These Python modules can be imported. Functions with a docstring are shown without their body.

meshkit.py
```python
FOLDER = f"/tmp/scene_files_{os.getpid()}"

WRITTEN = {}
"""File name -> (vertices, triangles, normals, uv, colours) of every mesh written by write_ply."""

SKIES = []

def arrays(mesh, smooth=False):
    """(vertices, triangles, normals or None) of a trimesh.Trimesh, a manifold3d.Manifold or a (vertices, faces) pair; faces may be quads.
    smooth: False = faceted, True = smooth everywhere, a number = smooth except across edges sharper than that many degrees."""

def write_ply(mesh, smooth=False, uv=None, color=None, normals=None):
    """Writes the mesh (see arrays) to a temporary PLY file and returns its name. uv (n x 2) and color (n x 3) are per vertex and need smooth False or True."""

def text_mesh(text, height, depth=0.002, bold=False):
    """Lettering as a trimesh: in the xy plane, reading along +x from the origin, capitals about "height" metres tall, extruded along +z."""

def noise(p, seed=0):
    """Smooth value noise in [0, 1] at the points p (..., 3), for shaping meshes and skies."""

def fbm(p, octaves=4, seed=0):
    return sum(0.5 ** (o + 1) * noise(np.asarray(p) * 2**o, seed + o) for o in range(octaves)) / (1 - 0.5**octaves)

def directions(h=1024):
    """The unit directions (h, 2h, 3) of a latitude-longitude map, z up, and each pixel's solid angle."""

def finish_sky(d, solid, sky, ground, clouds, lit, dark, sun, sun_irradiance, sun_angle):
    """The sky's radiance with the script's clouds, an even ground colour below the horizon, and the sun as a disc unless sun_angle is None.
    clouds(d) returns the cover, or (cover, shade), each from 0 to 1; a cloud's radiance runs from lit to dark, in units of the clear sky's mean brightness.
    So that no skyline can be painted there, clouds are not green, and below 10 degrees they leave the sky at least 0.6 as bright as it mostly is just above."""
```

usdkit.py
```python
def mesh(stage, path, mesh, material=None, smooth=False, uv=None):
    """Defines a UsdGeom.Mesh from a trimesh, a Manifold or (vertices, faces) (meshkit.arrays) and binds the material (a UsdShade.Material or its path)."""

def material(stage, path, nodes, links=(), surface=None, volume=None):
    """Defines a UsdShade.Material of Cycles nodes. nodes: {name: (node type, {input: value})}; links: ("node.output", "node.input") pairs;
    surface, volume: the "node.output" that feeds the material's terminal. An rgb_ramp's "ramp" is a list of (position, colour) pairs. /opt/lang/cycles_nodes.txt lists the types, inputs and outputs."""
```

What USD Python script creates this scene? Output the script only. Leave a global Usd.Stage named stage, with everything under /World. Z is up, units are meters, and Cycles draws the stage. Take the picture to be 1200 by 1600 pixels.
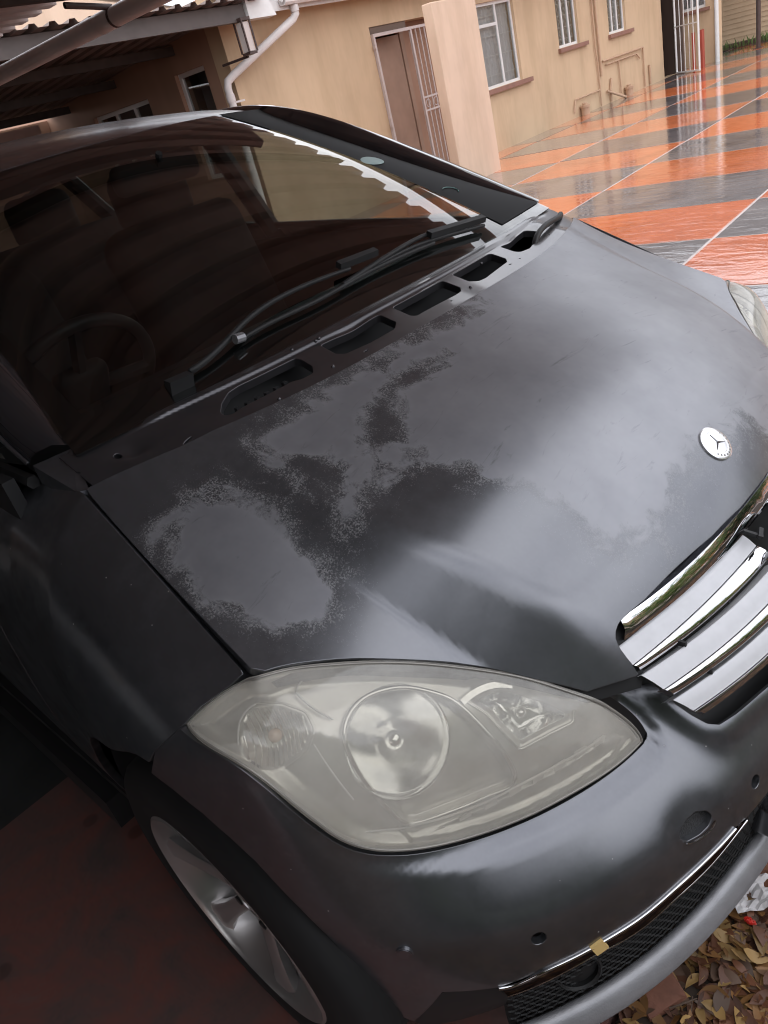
import math, random, numpy as np, trimesh, shapely, usdkit
from shapely.geometry import Polygon, LineString, Point
from scipy.spatial import Delaunay
from scipy.interpolate import CubicSpline, RBFInterpolator
from pxr import Usd, UsdGeom, UsdShade, UsdLux, Gf, Sdf, Vt

stage = Usd.Stage.CreateInMemory()
UsdGeom.SetStageUpAxis(stage, UsdGeom.Tokens.z)
UsdGeom.SetStageMetersPerUnit(stage, 1.0)
UsdGeom.Xform.Define(stage, '/World')
rng = random.Random(7)
nrng = np.random.default_rng(11)

# ------------------------------------------------------------------ camera, sky, sun, exposure
# x points to the nose of the parked car, y to its left side, z up; the front axle is near x = 0.1
EXPOSURE = 1.2
CAM = np.array([1.0186, -1.0293, 1.4383])
PITCH, ROLL, YAW = np.radians([28.6097, 15.8594, 49.9653])
_f = np.array([0, math.cos(PITCH), -math.sin(PITCH)]); _r = np.array([1.0, 0, 0]); _d = np.cross(_f, _r)
_R = np.array([math.cos(ROLL) * _r + math.sin(ROLL) * _d, -math.sin(ROLL) * _r + math.cos(ROLL) * _d, _f])
_ey = np.array([math.sin(YAW), math.cos(YAW), 0]); _ex = -np.array([math.sin(YAW - math.pi / 2), math.cos(YAW - math.pi / 2), 0])
CM = _R @ np.array([_ex, _ey, [0, 0, 1.0]]).T            # rows: right, down, forward
FPX = 1170.0
cam = UsdGeom.Camera.Define(stage, '/World/camera')
m4 = np.eye(4); m4[0, :3], m4[1, :3], m4[2, :3], m4[3, :3] = CM[0], -CM[1], -CM[2], CAM
cam.AddTransformOp().Set(Gf.Matrix4d(*m4.ravel().tolist()))
cam.CreateHorizontalApertureAttr(36.0); cam.CreateVerticalApertureAttr(48.0)
cam.CreateFocalLengthAttr(36.0 * FPX / 1200); cam.CreateClippingRangeAttr(Gf.Vec2f(0.02, 500))
cam.CreateExposureAttr(EXPOSURE)

SUN_EL, SUN_AZ = math.radians(72), math.radians(-130)    # high behind the cloud, over the carport
sun_dir = np.array([math.cos(SUN_EL) * math.sin(SUN_AZ), math.cos(SUN_EL) * math.cos(SUN_AZ), math.sin(SUN_EL)])
sky = UsdLux.DomeLight.Define(stage, '/World/sky')
sky.GetPrim().SetCustomDataByKey('kind', 'structure')
skym = usdkit.material(stage, '/World/Looks/sky_material', {
    'co': ('texture_coordinate', {}), 'mp': ('mapping', {'scale': (1.0, 1.0, 2.2)}),
    'n': ('noise_texture', {'scale': 2.6, 'detail': 6, 'roughness': 0.58, 'distortion': 0.4}),
    'r': ('rgb_ramp', {'ramp': [(0.0, (0.60, 0.61, 0.65)), (0.40, (0.80, 0.81, 0.85)), (0.54, (1.25, 1.26, 1.28)), (0.70, (1.75, 1.75, 1.75)), (1.0, (2.0, 2.0, 1.98))]}),
    'g': ('mix_color', {'blend_type': 'multiply', 'fac': 1.0, 'b': (8.0, 8.0, 8.2)}),
    's': ('sky_texture', {'sky_type': 'single_scattering', 'sun_disc': False, 'sun_elevation': SUN_EL, 'sun_rotation': SUN_AZ}),
    'm': ('mix_color', {'fac': 0.88}),
    'b': ('background_shader', {'strength': 0.1})},
    [('co.generated', 'mp.vector'), ('mp.vector', 'n.vector'), ('n.fac', 'r.fac'), ('r.color', 'g.a'), ('s.color', 'm.a'), ('g.result', 'm.b'), ('m.result', 'b.color')], surface='b.background')
UsdShade.MaterialBindingAPI.Apply(sky.GetPrim()).Bind(skym)
sun = UsdLux.DistantLight.Define(stage, '/World/sun')
sun.CreateNormalizeAttr(True); sun.CreateIntensityAttr(0.14); sun.CreateAngleAttr(60.0); sun.CreateColorAttr(Gf.Vec3f(1, 0.96, 0.9))
z_ = sun_dir; x_ = np.cross([0, 0, 1.0], z_); x_ /= np.linalg.norm(x_); y_ = np.cross(z_, x_)
m4 = np.eye(4); m4[0, :3], m4[1, :3], m4[2, :3] = x_, y_, z_
sun.AddTransformOp().Set(Gf.Matrix4d(*m4.ravel().tolist()))

# ------------------------------------------------------------------ materials
def mat(name, color, rough=0.5, metal=0.0, spec=0.5, coat=0.0, coat_rough=0.05, var=0.0, vscale=6.0, bump=0.0, bscale=60.0, rvar=0.0, extra=None):
    n = {'p': ('principled_bsdf', {'base_color': color, 'roughness': rough, 'metallic': metal, 'specular_ior_level': spec, 'coat_weight': coat, 'coat_roughness': coat_rough, **(extra or {})})}
    l = []
    if var or bump or rvar:
        n['g'] = ('geometry', {})
    if var:
        n['n'] = ('noise_texture', {'scale': vscale, 'detail': 6, 'roughness': 0.6})
        c = np.array(color)
        n['r'] = ('rgb_ramp', {'ramp': [(0.25, tuple(c * (1 - var))), (0.5, tuple(c)), (0.78, tuple(np.minimum(c * (1 + var), 0.95)))]})
        l += [('g.position', 'n.vector'), ('n.fac', 'r.fac'), ('r.color', 'p.base_color')]
    if rvar:
        n['n3'] = ('noise_texture', {'scale': vscale * 1.7, 'detail': 5, 'roughness': 0.6})
        n['mr'] = ('map_range', {'from_min': 0.3, 'from_max': 0.7, 'to_min': max(rough - rvar, 0.0), 'to_max': rough + rvar, 'clamp': True})
        l += [('g.position', 'n3.vector'), ('n3.fac', 'mr.value'), ('mr.result', 'p.roughness')]
    if bump:
        n['n2'] = ('noise_texture', {'scale': bscale, 'detail': 4})
        n['b'] = ('bump', {'strength': bump, 'distance': 0.002})
        l += [('g.position', 'n2.vector'), ('n2.fac', 'b.height'), ('b.normal', 'p.normal')]
    return usdkit.material(stage, '/World/Looks/' + name, n, l, surface='p.BSDF')

M = {}
PAINT = (0.172, 0.176, 0.190)
M['paint'] = usdkit.material(stage, '/World/Looks/car_paint', {      # metallic paint with stone chips, dust and a dull film
    'g': ('geometry', {}), 'n': ('noise_texture', {'scale': 8, 'detail': 7, 'roughness': 0.65}),
    'rp': ('rgb_ramp', {'ramp': [(0.3, tuple(np.array(PAINT) * 0.93)), (0.7, tuple(np.array(PAINT) * 1.08))]}),
    'rr': ('map_range', {'from_min': 0.3, 'from_max': 0.7, 'to_min': 0.23, 'to_max': 0.31, 'clamp': True}),
    'v': ('voronoi_texture', {'scale': 75}), 'vd': ('map_range', {'from_min': 0.05, 'from_max': 0.10, 'to_min': 1.0, 'to_max': 0.0, 'clamp': True}),
    'vc': ('separate_color', {}), 'vt': ('math', {'math_type': 'greater_than', 'value2': 0.93}), 'ch': ('math', {'math_type': 'multiply'}),
    'p': ('principled_bsdf', {'metallic': 0.94, 'coat_weight': 0.4, 'coat_roughness': 0.12}), 'd': ('diffuse_bsdf', {'color': (0.42, 0.41, 0.40)}), 'm': ('mix_closure', {})},
    [('g.position', 'n.vector'), ('g.position', 'v.vector'), ('n.fac', 'rp.fac'), ('n.fac', 'rr.value'), ('rp.color', 'p.base_color'), ('rr.result', 'p.roughness'), ('v.distance', 'vd.value'), ('v.color', 'vc.color'), ('vc.r', 'vt.value1'), ('vd.result', 'ch.value1'), ('vt.value', 'ch.value2'), ('ch.value', 'm.fac'), ('p.BSDF', 'm.closure1'), ('d.BSDF', 'm.closure2')], surface='m.closure')
M['cowl_paint'] = mat('cowl_paint', (0.085, 0.082, 0.088), 0.34, 0.9, 0.6, 0.6, 0.06, var=0.2, vscale=14)
M['black'] = mat('black_plastic', (0.009, 0.009, 0.0095), 0.55, bump=0.1, bscale=900)
M['black_gloss'] = mat('black_gloss', (0.008, 0.008, 0.009), 0.08, coat=1.0)
M['rubber'] = mat('tyre_rubber', (0.006, 0.006, 0.0065), 0.8, var=0.25, vscale=30)
M['chrome'] = mat('chrome', (0.80, 0.80, 0.82), 0.045, 1.0, rvar=0.02, vscale=30)
M['chrome_worn'] = mat('worn_chrome', (0.72, 0.71, 0.72), 0.12, 1.0, var=0.25, vscale=60, rvar=0.08)
M['satin'] = mat('satin_silver', (0.68, 0.68, 0.70), 0.45, 0.12, var=0.05, vscale=40)
M['alloy'] = mat('alloy_wheel', (0.42, 0.40, 0.39), 0.30, 0.8, coat=0.4, var=0.06, vscale=14)
M['lip'] = mat('lip_paint', (0.30, 0.30, 0.315), 0.38, 0.5, var=0.12, vscale=25, bump=0.15, bscale=400)
M['reflector'] = mat('reflector', (0.80, 0.79, 0.76), 0.10, 1.0)
M['reflector_clear'] = mat('projector_chrome', (0.82, 0.82, 0.81), 0.14, 1.0)
M['lampsilver'] = mat('lamp_housing', (0.60, 0.585, 0.55), 0.30, 0.8, var=0.06, vscale=18)
M['lampdark'] = mat('lamp_trim', (0.30, 0.285, 0.26), 0.35, 0.5)
M['seat'] = mat('seat_fabric', (0.012, 0.012, 0.0125), 0.85, var=0.2, vscale=60)
M['dash'] = mat('dash_plastic', (0.008, 0.008, 0.009), 0.7)
M['headliner'] = mat('headliner', (0.03, 0.029, 0.028), 0.9)
M['white_paint'] = mat('white_paint', (0.72, 0.70, 0.68), 0.35, var=0.05, vscale=12)
M['gutter'] = mat('gutter_white', (0.66, 0.60, 0.57), 0.4, var=0.10, vscale=5)
M['pvc'] = mat('pvc_pipe', (0.74, 0.70, 0.68), 0.35, var=0.12, vscale=4)
M['whitecar'] = mat('white_car_paint', (0.70, 0.72, 0.70), 0.3, coat=1.0)
M['amber'] = mat('amber_lens', (0.8, 0.28, 0.01), 0.2, coat=1.0)
M['darksteel'] = mat('dark_steel', (0.06, 0.035, 0.03), 0.5, var=0.3, vscale=12)
M['beam'] = mat('beam_steel', (0.10, 0.08, 0.073), 0.5, var=0.2, vscale=5)
M['sheet'] = mat('roof_sheet', (0.47, 0.405, 0.385), 0.5, 0.0, var=0.25, vscale=3)
M['sheet_grey'] = mat('roof_sheet_grey', (0.15, 0.11, 0.095), 0.55, 0.1, var=0.3, vscale=4)
M['timber'] = mat('dark_timber', (0.05, 0.04, 0.035), 0.7, var=0.3, vscale=10)
M['curtain'] = mat('curtain', (0.62, 0.60, 0.62), 0.9)
M['curtain_dark'] = mat('curtain_dark', (0.20, 0.19, 0.19), 0.9)
M['sill'] = mat('window_sill', (0.26, 0.13, 0.095), 0.6, var=0.15, vscale=8)
M['doorwood'] = mat('door_wood', (0.34, 0.215, 0.155), 0.45, var=0.15, vscale=4)
M['interior'] = mat('dark_interior', (0.16, 0.11, 0.085), 0.8)
M['redpaint'] = mat('red_paint', (0.33, 0.06, 0.04), 0.45, var=0.15, vscale=6)
M['tape'] = mat('yellow_tape', (0.72, 0.50, 0.20), 0.6)
M['bark'] = mat('bark', (0.11, 0.075, 0.055), 0.9, var=0.4, vscale=14, bump=0.6, bscale=60)
M['pipe_beige'] = mat('painted_pipe', (0.50, 0.325, 0.215), 0.5, var=0.12, vscale=10)
M['litter'] = mat('litter_plastic', (0.62, 0.60, 0.60), 0.3, var=0.15, vscale=40)
M['litter_red'] = mat('litter_red', (0.55, 0.03, 0.02), 0.3)
M['green_decal'] = mat('green_decal', (0.16, 0.30, 0.28), 0.4)

def leafmat(name, c):
    return usdkit.material(stage, '/World/Looks/' + name, {
        'o': ('object_info', {}), 'h': ('hsv', {'color': c, 'saturation': 1.0}), 'mr': ('map_range', {'to_min': 0.55, 'to_max': 1.35}),
        'd': ('principled_bsdf', {'roughness': 0.5}), 't': ('translucent_bsdf', {'color': c}), 'm': ('mix_closure', {'fac': 0.25})},
        [('o.random', 'mr.value'), ('mr.result', 'h.value'), ('h.color', 'd.base_color'), ('d.BSDF', 'm.closure1'), ('t.BSDF', 'm.closure2')], surface='m.closure')
for i, c in enumerate([(0.25, 0.125, 0.045), (0.20, 0.085, 0.045), (0.115, 0.055, 0.036), (0.36, 0.225, 0.085), (0.16, 0.10, 0.07)]):
    M['leaf%d' % i] = leafmat(['leaf_ochre', 'leaf_russet', 'leaf_brown', 'leaf_yellow', 'leaf_dull'][i], c)
M['green0'] = leafmat('hedge_leaf', (0.045, 0.070, 0.026))
M['green1'] = leafmat('hedge_leaf_pale', (0.10, 0.15, 0.04))

# house render: patchy paint with faint drips, slightly rougher relief
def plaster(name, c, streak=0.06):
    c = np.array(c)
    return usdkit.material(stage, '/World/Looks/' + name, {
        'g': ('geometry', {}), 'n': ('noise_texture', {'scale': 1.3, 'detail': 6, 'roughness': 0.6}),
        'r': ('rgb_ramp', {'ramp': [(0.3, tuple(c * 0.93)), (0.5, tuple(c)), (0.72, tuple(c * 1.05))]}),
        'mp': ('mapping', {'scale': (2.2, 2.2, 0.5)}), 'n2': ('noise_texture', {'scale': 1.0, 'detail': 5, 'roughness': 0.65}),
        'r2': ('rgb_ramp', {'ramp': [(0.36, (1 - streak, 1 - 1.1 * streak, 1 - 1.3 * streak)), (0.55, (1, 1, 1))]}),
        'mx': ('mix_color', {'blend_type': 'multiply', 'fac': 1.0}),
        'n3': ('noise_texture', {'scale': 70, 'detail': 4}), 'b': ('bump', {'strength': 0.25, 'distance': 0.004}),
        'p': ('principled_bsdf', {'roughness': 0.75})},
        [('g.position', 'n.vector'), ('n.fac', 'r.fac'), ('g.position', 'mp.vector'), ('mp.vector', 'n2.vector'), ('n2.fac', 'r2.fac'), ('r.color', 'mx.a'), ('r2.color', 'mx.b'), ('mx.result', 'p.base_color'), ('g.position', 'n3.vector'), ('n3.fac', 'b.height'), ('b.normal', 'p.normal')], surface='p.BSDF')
M['plaster'] = plaster('wall_plaster', (0.60, 0.425, 0.270), 0.12)
M['plaster_light'] = plaster('screen_plaster', (0.68, 0.49, 0.36), 0.12)
M['plaster_dark'] = plaster('shaded_wall_plaster', (0.40, 0.235, 0.16), 0.1)  # darker copy of the wall plaster, end-wall shade put into its colour
M['plaster_cream'] = plaster('siding_cream', (0.55, 0.40, 0.26))

# wet painted concrete: a film of water with ripples left by the trowel, glossy where it stands
def wet(name, c, dirt):
    c = np.array(c)
    return usdkit.material(stage, '/World/Looks/' + name, {
        'g': ('geometry', {}), 'n': ('noise_texture', {'scale': 2.2, 'detail': 7, 'roughness': 0.62}),
        'r': ('rgb_ramp', {'ramp': [(0.28, tuple(c * (1 - dirt))), (0.5, tuple(c)), (0.75, tuple(np.minimum(c * (1 + dirt * 0.6), 0.9)))]}),
        'mp': ('mapping', {'scale': (2.6, 7.0, 1.0), 'rotation': (0, 0, 0.11)}), 'n2': ('noise_texture', {'scale': 1.5, 'detail': 5, 'roughness': 0.55, 'distortion': 0.8}),
        'b': ('bump', {'strength': 0.26, 'distance': 0.010}),
        'n3': ('noise_texture', {'scale': 1.1, 'detail': 5, 'roughness': 0.6}), 'mr': ('map_range', {'from_min': 0.42, 'from_max': 0.62, 'to_min': 0.03, 'to_max': 0.13, 'clamp': True}),
        'p': ('principled_bsdf', {'roughness': 0.1, 'specular_ior_level': 0.62, 'coat_weight': 0.6, 'coat_roughness': 0.03})},
        [('g.position', 'n.vector'), ('n.fac', 'r.fac'), ('r.color', 'p.base_color'), ('g.position', 'mp.vector'), ('mp.vector', 'n2.vector'), ('n2.fac', 'b.height'), ('b.normal', 'p.normal'), ('b.normal', 'p.coat_normal'), ('g.position', 'n3.vector'), ('n3.fac', 'mr.value'), ('mr.result', 'p.roughness')], surface='p.BSDF')
M['slab_orange'] = wet('slab_orange', (0.36, 0.088, 0.028), 0.30)
M['slab_orange2'] = wet('slab_orange_worn', (0.31, 0.086, 0.034), 0.42)
M['slab_grey'] = wet('slab_grey', (0.060, 0.052, 0.052), 0.45)
M['slab_grey2'] = wet('slab_grey_worn', (0.082, 0.070, 0.066), 0.50)
M['grout'] = mat('grout', (0.40, 0.33, 0.31), 0.35, var=0.3, vscale=6)
M['redfloor'] = usdkit.material(stage, '/World/Looks/red_floor', {
    'g': ('geometry', {}), 'n': ('noise_texture', {'scale': 5.5, 'detail': 8, 'roughness': 0.68, 'distortion': 0.6}),
    'r': ('rgb_ramp', {'ramp': [(0.30, (0.085, 0.070, 0.066)), (0.46, (0.14, 0.080, 0.072)), (0.58, (0.185, 0.075, 0.062)), (0.75, (0.145, 0.105, 0.098))]}),
    'n2': ('noise_texture', {'scale': 55, 'detail': 5}), 'b': ('bump', {'strength': 0.35, 'distance': 0.003}),
    'v': ('voronoi_texture', {'scale': 5.0}), 'rv': ('rgb_ramp', {'ramp': [(0.0, (0.35, 0.33, 0.33)), (0.09, (0.45, 0.42, 0.42)), (0.12, (1, 1, 1)), (1.0, (1, 1, 1))]}),
    'mx': ('mix_color', {'blend_type': 'multiply', 'fac': 0.6}),
    'p': ('principled_bsdf', {'roughness': 0.42})},
    [('g.position', 'n.vector'), ('n.fac', 'r.fac'), ('g.position', 'v.vector'), ('v.distance', 'rv.fac'), ('r.color', 'mx.a'), ('rv.color', 'mx.b'), ('mx.result', 'p.base_color'), ('g.position', 'n2.vector'), ('n2.fac', 'b.height'), ('b.normal', 'p.normal')], surface='p.BSDF')
M['soil'] = mat('soil', (0.045, 0.032, 0.024), 0.9, var=0.5, vscale=20, bump=0.8, bscale=50)

# hood: sound dark metallic paint, and chalky grey where the clear coat has burnt off (primvar "fade" says where)
M['hood'] = usdkit.material(stage, '/World/Looks/hood_paint', {
    'a': ('attribute', {'attribute': 'fade'}), 'g': ('geometry', {}),
    'n': ('noise_texture', {'scale': 21, 'detail': 12, 'roughness': 0.66, 'distortion': 0.5}), 'n1': ('noise_texture', {'scale': 380, 'detail': 3, 'roughness': 0.65}),
    'nm': ('math', {'math_type': 'multiply_add', 'value2': 0.62, 'value3': -0.31}), 'nm1': ('math', {'math_type': 'multiply_add', 'value2': 1.0, 'value3': -0.5}),
    'core': ('math', {'math_type': 'add'}), 'cs': ('map_range', {'from_min': 0.475, 'from_max': 0.54, 'to_min': 0.0, 'to_max': 0.85, 'clamp': True}),
    'grain': ('math', {'math_type': 'add'}), 'gs': ('map_range', {'from_min': 0.46, 'from_max': 0.62, 'to_min': 0.0, 'to_max': 0.55, 'clamp': True}),
    'mx': ('math', {'math_type': 'maximum'}),
    'sc': ('mapping', {'scale': (55, 9, 9), 'rotation': (0, 0, 0.6)}), 'sn': ('noise_texture', {'scale': 1.0, 'detail': 8, 'roughness': 0.7, 'distortion': 1.5}), 'sr': ('map_range', {'from_min': 0.60, 'from_max': 0.70, 'to_min': 1.0, 'to_max': 0.55, 'clamp': True}), 'ms': ('math', {'math_type': 'multiply'}),
    'n2': ('noise_texture', {'scale': 6, 'detail': 7, 'roughness': 0.65}),
    'rc': ('rgb_ramp', {'ramp': [(0.3, (0.265, 0.267, 0.290)), (0.7, (0.37, 0.372, 0.395))]}),
    'rp': ('rgb_ramp', {'ramp': [(0.3, tuple(np.array(PAINT) * 0.92)), (0.7, tuple(np.array(PAINT) * 1.12))]}),
    'rr': ('map_range', {'from_min': 0.3, 'from_max': 0.7, 'to_min': 0.23, 'to_max': 0.31, 'clamp': True}),
    'p1': ('principled_bsdf', {'metallic': 0.89, 'coat_weight': 0.4, 'coat_roughness': 0.12}),
    'p2': ('principled_bsdf', {'metallic': 0.78, 'roughness': 0.46}),
    'r1': ('map_range', {'from_min': 0.40, 'from_max': 0.47, 'to_min': 0.0, 'to_max': 1.0, 'clamp': True}), 'r2': ('map_range', {'from_min': 0.47, 'from_max': 0.60, 'to_min': 1.0, 'to_max': 0.0, 'clamp': True}), 'r3': ('map_range', {'from_min': 0.46, 'from_max': 0.60, 'to_min': 0.0, 'to_max': 0.55, 'clamp': True}),
    'q1': ('math', {'math_type': 'multiply'}), 'q2': ('math', {'math_type': 'multiply'}), 'dr': ('diffuse_bsdf', {'color': (0.33, 0.33, 0.335)}), 'm2': ('mix_closure', {}),
    'm': ('mix_closure', {})},
    [('g.position', 'n.vector'), ('g.position', 'n1.vector'), ('g.position', 'n2.vector'), ('n.fac', 'nm.value1'), ('n1.fac', 'nm1.value1'), ('a.fac', 'core.value1'), ('nm.value', 'core.value2'), ('core.value', 'cs.value'),
     ('core.value', 'grain.value1'), ('nm1.value', 'grain.value2'), ('grain.value', 'gs.value'), ('cs.result', 'mx.value1'), ('gs.result', 'mx.value2'),
     ('g.position', 'sc.vector'), ('sc.vector', 'sn.vector'), ('sn.fac', 'sr.value'), ('mx.value', 'ms.value1'), ('sr.result', 'ms.value2'),
     ('n2.fac', 'rc.fac'), ('n2.fac', 'rp.fac'), ('n2.fac', 'rr.value'), ('rr.result', 'p1.roughness'), ('rc.color', 'p2.base_color'), ('rp.color', 'p1.base_color'),
     ('p1.BSDF', 'm.closure1'), ('p2.BSDF', 'm.closure2'), ('ms.value', 'm.fac'), ('core.value', 'r1.value'), ('core.value', 'r2.value'), ('n1.fac', 'r3.value'), ('r1.result', 'q1.value1'), ('r2.result', 'q1.value2'), ('q1.value', 'q2.value1'), ('r3.result', 'q2.value2'), ('m.closure', 'm2.closure1'), ('dr.BSDF', 'm2.closure2'), ('q2.value', 'm2.fac')], surface='m2.closure')

def pane(name, tint, ior=1.5, rough=0.0):
    return usdkit.material(stage, '/World/Looks/' + name, {
        'ge': ('geometry', {}), 'io': ('math', {'math_type': 'multiply_add', 'value2': 1 / ior - ior, 'value3': ior}),      # a thin sheet: the same index from either side
        'f': ('fresnel', {'IOR': ior}), 't': ('transparent_bsdf', {'color': tint}), 'g': ('glossy_bsdf', {'color': (1, 1, 1), 'roughness': rough}), 'm': ('mix_closure', {})},
        [('ge.backfacing', 'io.value1'), ('io.value', 'f.IOR'), ('f.fac', 'm.fac'), ('t.BSDF', 'm.closure1'), ('g.BSDF', 'm.closure2')], surface='m.closure')
M['glass'] = pane('car_glass', (0.43, 0.46, 0.445), 1.95)
M['side_glass'] = pane('side_glass', (0.72, 0.78, 0.74), 1.5)
M['window_glass'] = pane('window_glass', (0.8, 0.82, 0.82), 1.5)
# headlamp cover: clear plastic gone hazy and yellow
M['lens'] = usdkit.material(stage, '/World/Looks/hazy_lens', {
    'g': ('geometry', {}), 'n': ('noise_texture', {'scale': 14, 'detail': 6, 'roughness': 0.6}),
    'mr': ('map_range', {'from_min': 0.35, 'from_max': 0.7, 'to_min': 0.30, 'to_max': 0.56, 'clamp': True}),
    't': ('transparent_bsdf', {'color': (0.95, 0.93, 0.86)}), 'd': ('diffuse_bsdf', {'color': (0.62, 0.595, 0.545)}), 'm1': ('mix_closure', {}),
    'io': ('math', {'math_type': 'multiply_add', 'value2': 1 / 1.5 - 1.5, 'value3': 1.5}), 'f': ('fresnel', {'IOR': 1.5}), 'gl': ('glossy_bsdf', {'color': (1, 1, 1), 'roughness': 0.07}), 'm2': ('mix_closure', {})},
    [('g.backfacing', 'io.value1'), ('io.value', 'f.IOR'), ('g.position', 'n.vector'), ('n.fac', 'mr.value'), ('mr.result', 'm1.fac'), ('t.BSDF', 'm1.closure1'), ('d.BSDF', 'm1.closure2'), ('f.fac', 'm2.fac'), ('m1.closure', 'm2.closure1'), ('gl.BSDF', 'm2.closure2')], surface='m2.closure')

# ------------------------------------------------------------------ helpers
_used = {}
def numbered(path):
    k = _used.get(path, 0); _used[path] = k + 1
    return path if k == 0 else '%s_%03d' % (path, k)
def tag(prim, label=None, category=None, group=None, kind=None):
    p = prim.GetPrim() if hasattr(prim, 'GetPrim') else prim
    for k, v in (('label', label), ('category', category), ('group', group), ('kind', kind)):
        if v: p.SetCustomDataByKey(k, v)
    return p
def thing(name, label=None, category=None, loc=None, rotz=0, group=None, kind=None, base=None):
    x = UsdGeom.Xform.Define(stage, numbered('/World/' + name))
    if loc is not None: x.AddTranslateOp().Set(Gf.Vec3d(*map(float, loc)))
    if rotz: x.AddRotateZOp().Set(float(rotz))
    return tag(x, label, category, group, kind)
def obj(name, mesh, material, parent=None, smooth=35, normals=None, label=None, primvars=None, **kw):
    path = numbered((str(parent.GetPath()) if parent is not None else '/World') + '/' + name)
    if isinstance(mesh, (list,)):
        mesh = trimesh.util.concatenate(mesh)
    mat_ = M[material] if isinstance(material, str) else material
    if normals is not None:
        g = usdkit.mesh(stage, path, mesh, mat_, smooth=False)
        g.CreateNormalsAttr(Vt.Vec3fArray.FromNumpy(np.asarray(normals, np.float32))); g.SetNormalsInterpolation('vertex')
    else:
        g = usdkit.mesh(stage, path, mesh, mat_, smooth=smooth)
    for k, v in (primvars or {}).items():
        UsdGeom.PrimvarsAPI(g).CreatePrimvar(k, Sdf.ValueTypeNames.FloatArray, 'vertex').Set(Vt.FloatArray.FromNumpy(np.asarray(v, np.float32)))
    return tag(g, label, **kw)
def unit(v): v = np.asarray(v, float); return v / np.maximum(np.linalg.norm(v, axis=-1, keepdims=True), 1e-12)
def box(x0, x1, y0, y1, z0, z1):
    b = trimesh.creation.box((abs(x1 - x0), abs(y1 - y0), abs(z1 - z0))); b.apply_translation(((x0 + x1) / 2, (y0 + y1) / 2, (z0 + z1) / 2)); return b
def frame_box(o, ax, ay, az, lo, hi):
    """box in a frame (origin o, axes ax ay az)"""
    b = box(lo[0], hi[0], lo[1], hi[1], lo[2], hi[2]); R_ = np.eye(4); R_[:3, 0], R_[:3, 1], R_[:3, 2], R_[:3, 3] = ax, ay, az, o
    b.apply_transform(R_); return b
def rounded(dx, dy, dz, r, loc=(0, 0, 0)):
    import manifold3d as mf
    s = mf.Manifold.sphere(r, 12); parts = [s.translate((a * (dx / 2 - r), b * (dy / 2 - r), c_ * (dz / 2 - r))) for a in (-1, 1) for b in (-1, 1) for c_ in (-1, 1)]
    m = mf.Manifold.batch_hull(parts).to_mesh(); t = trimesh.Trimesh(m.vert_properties[:, :3], m.tri_verts, process=False); t.apply_translation(loc); return t
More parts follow.
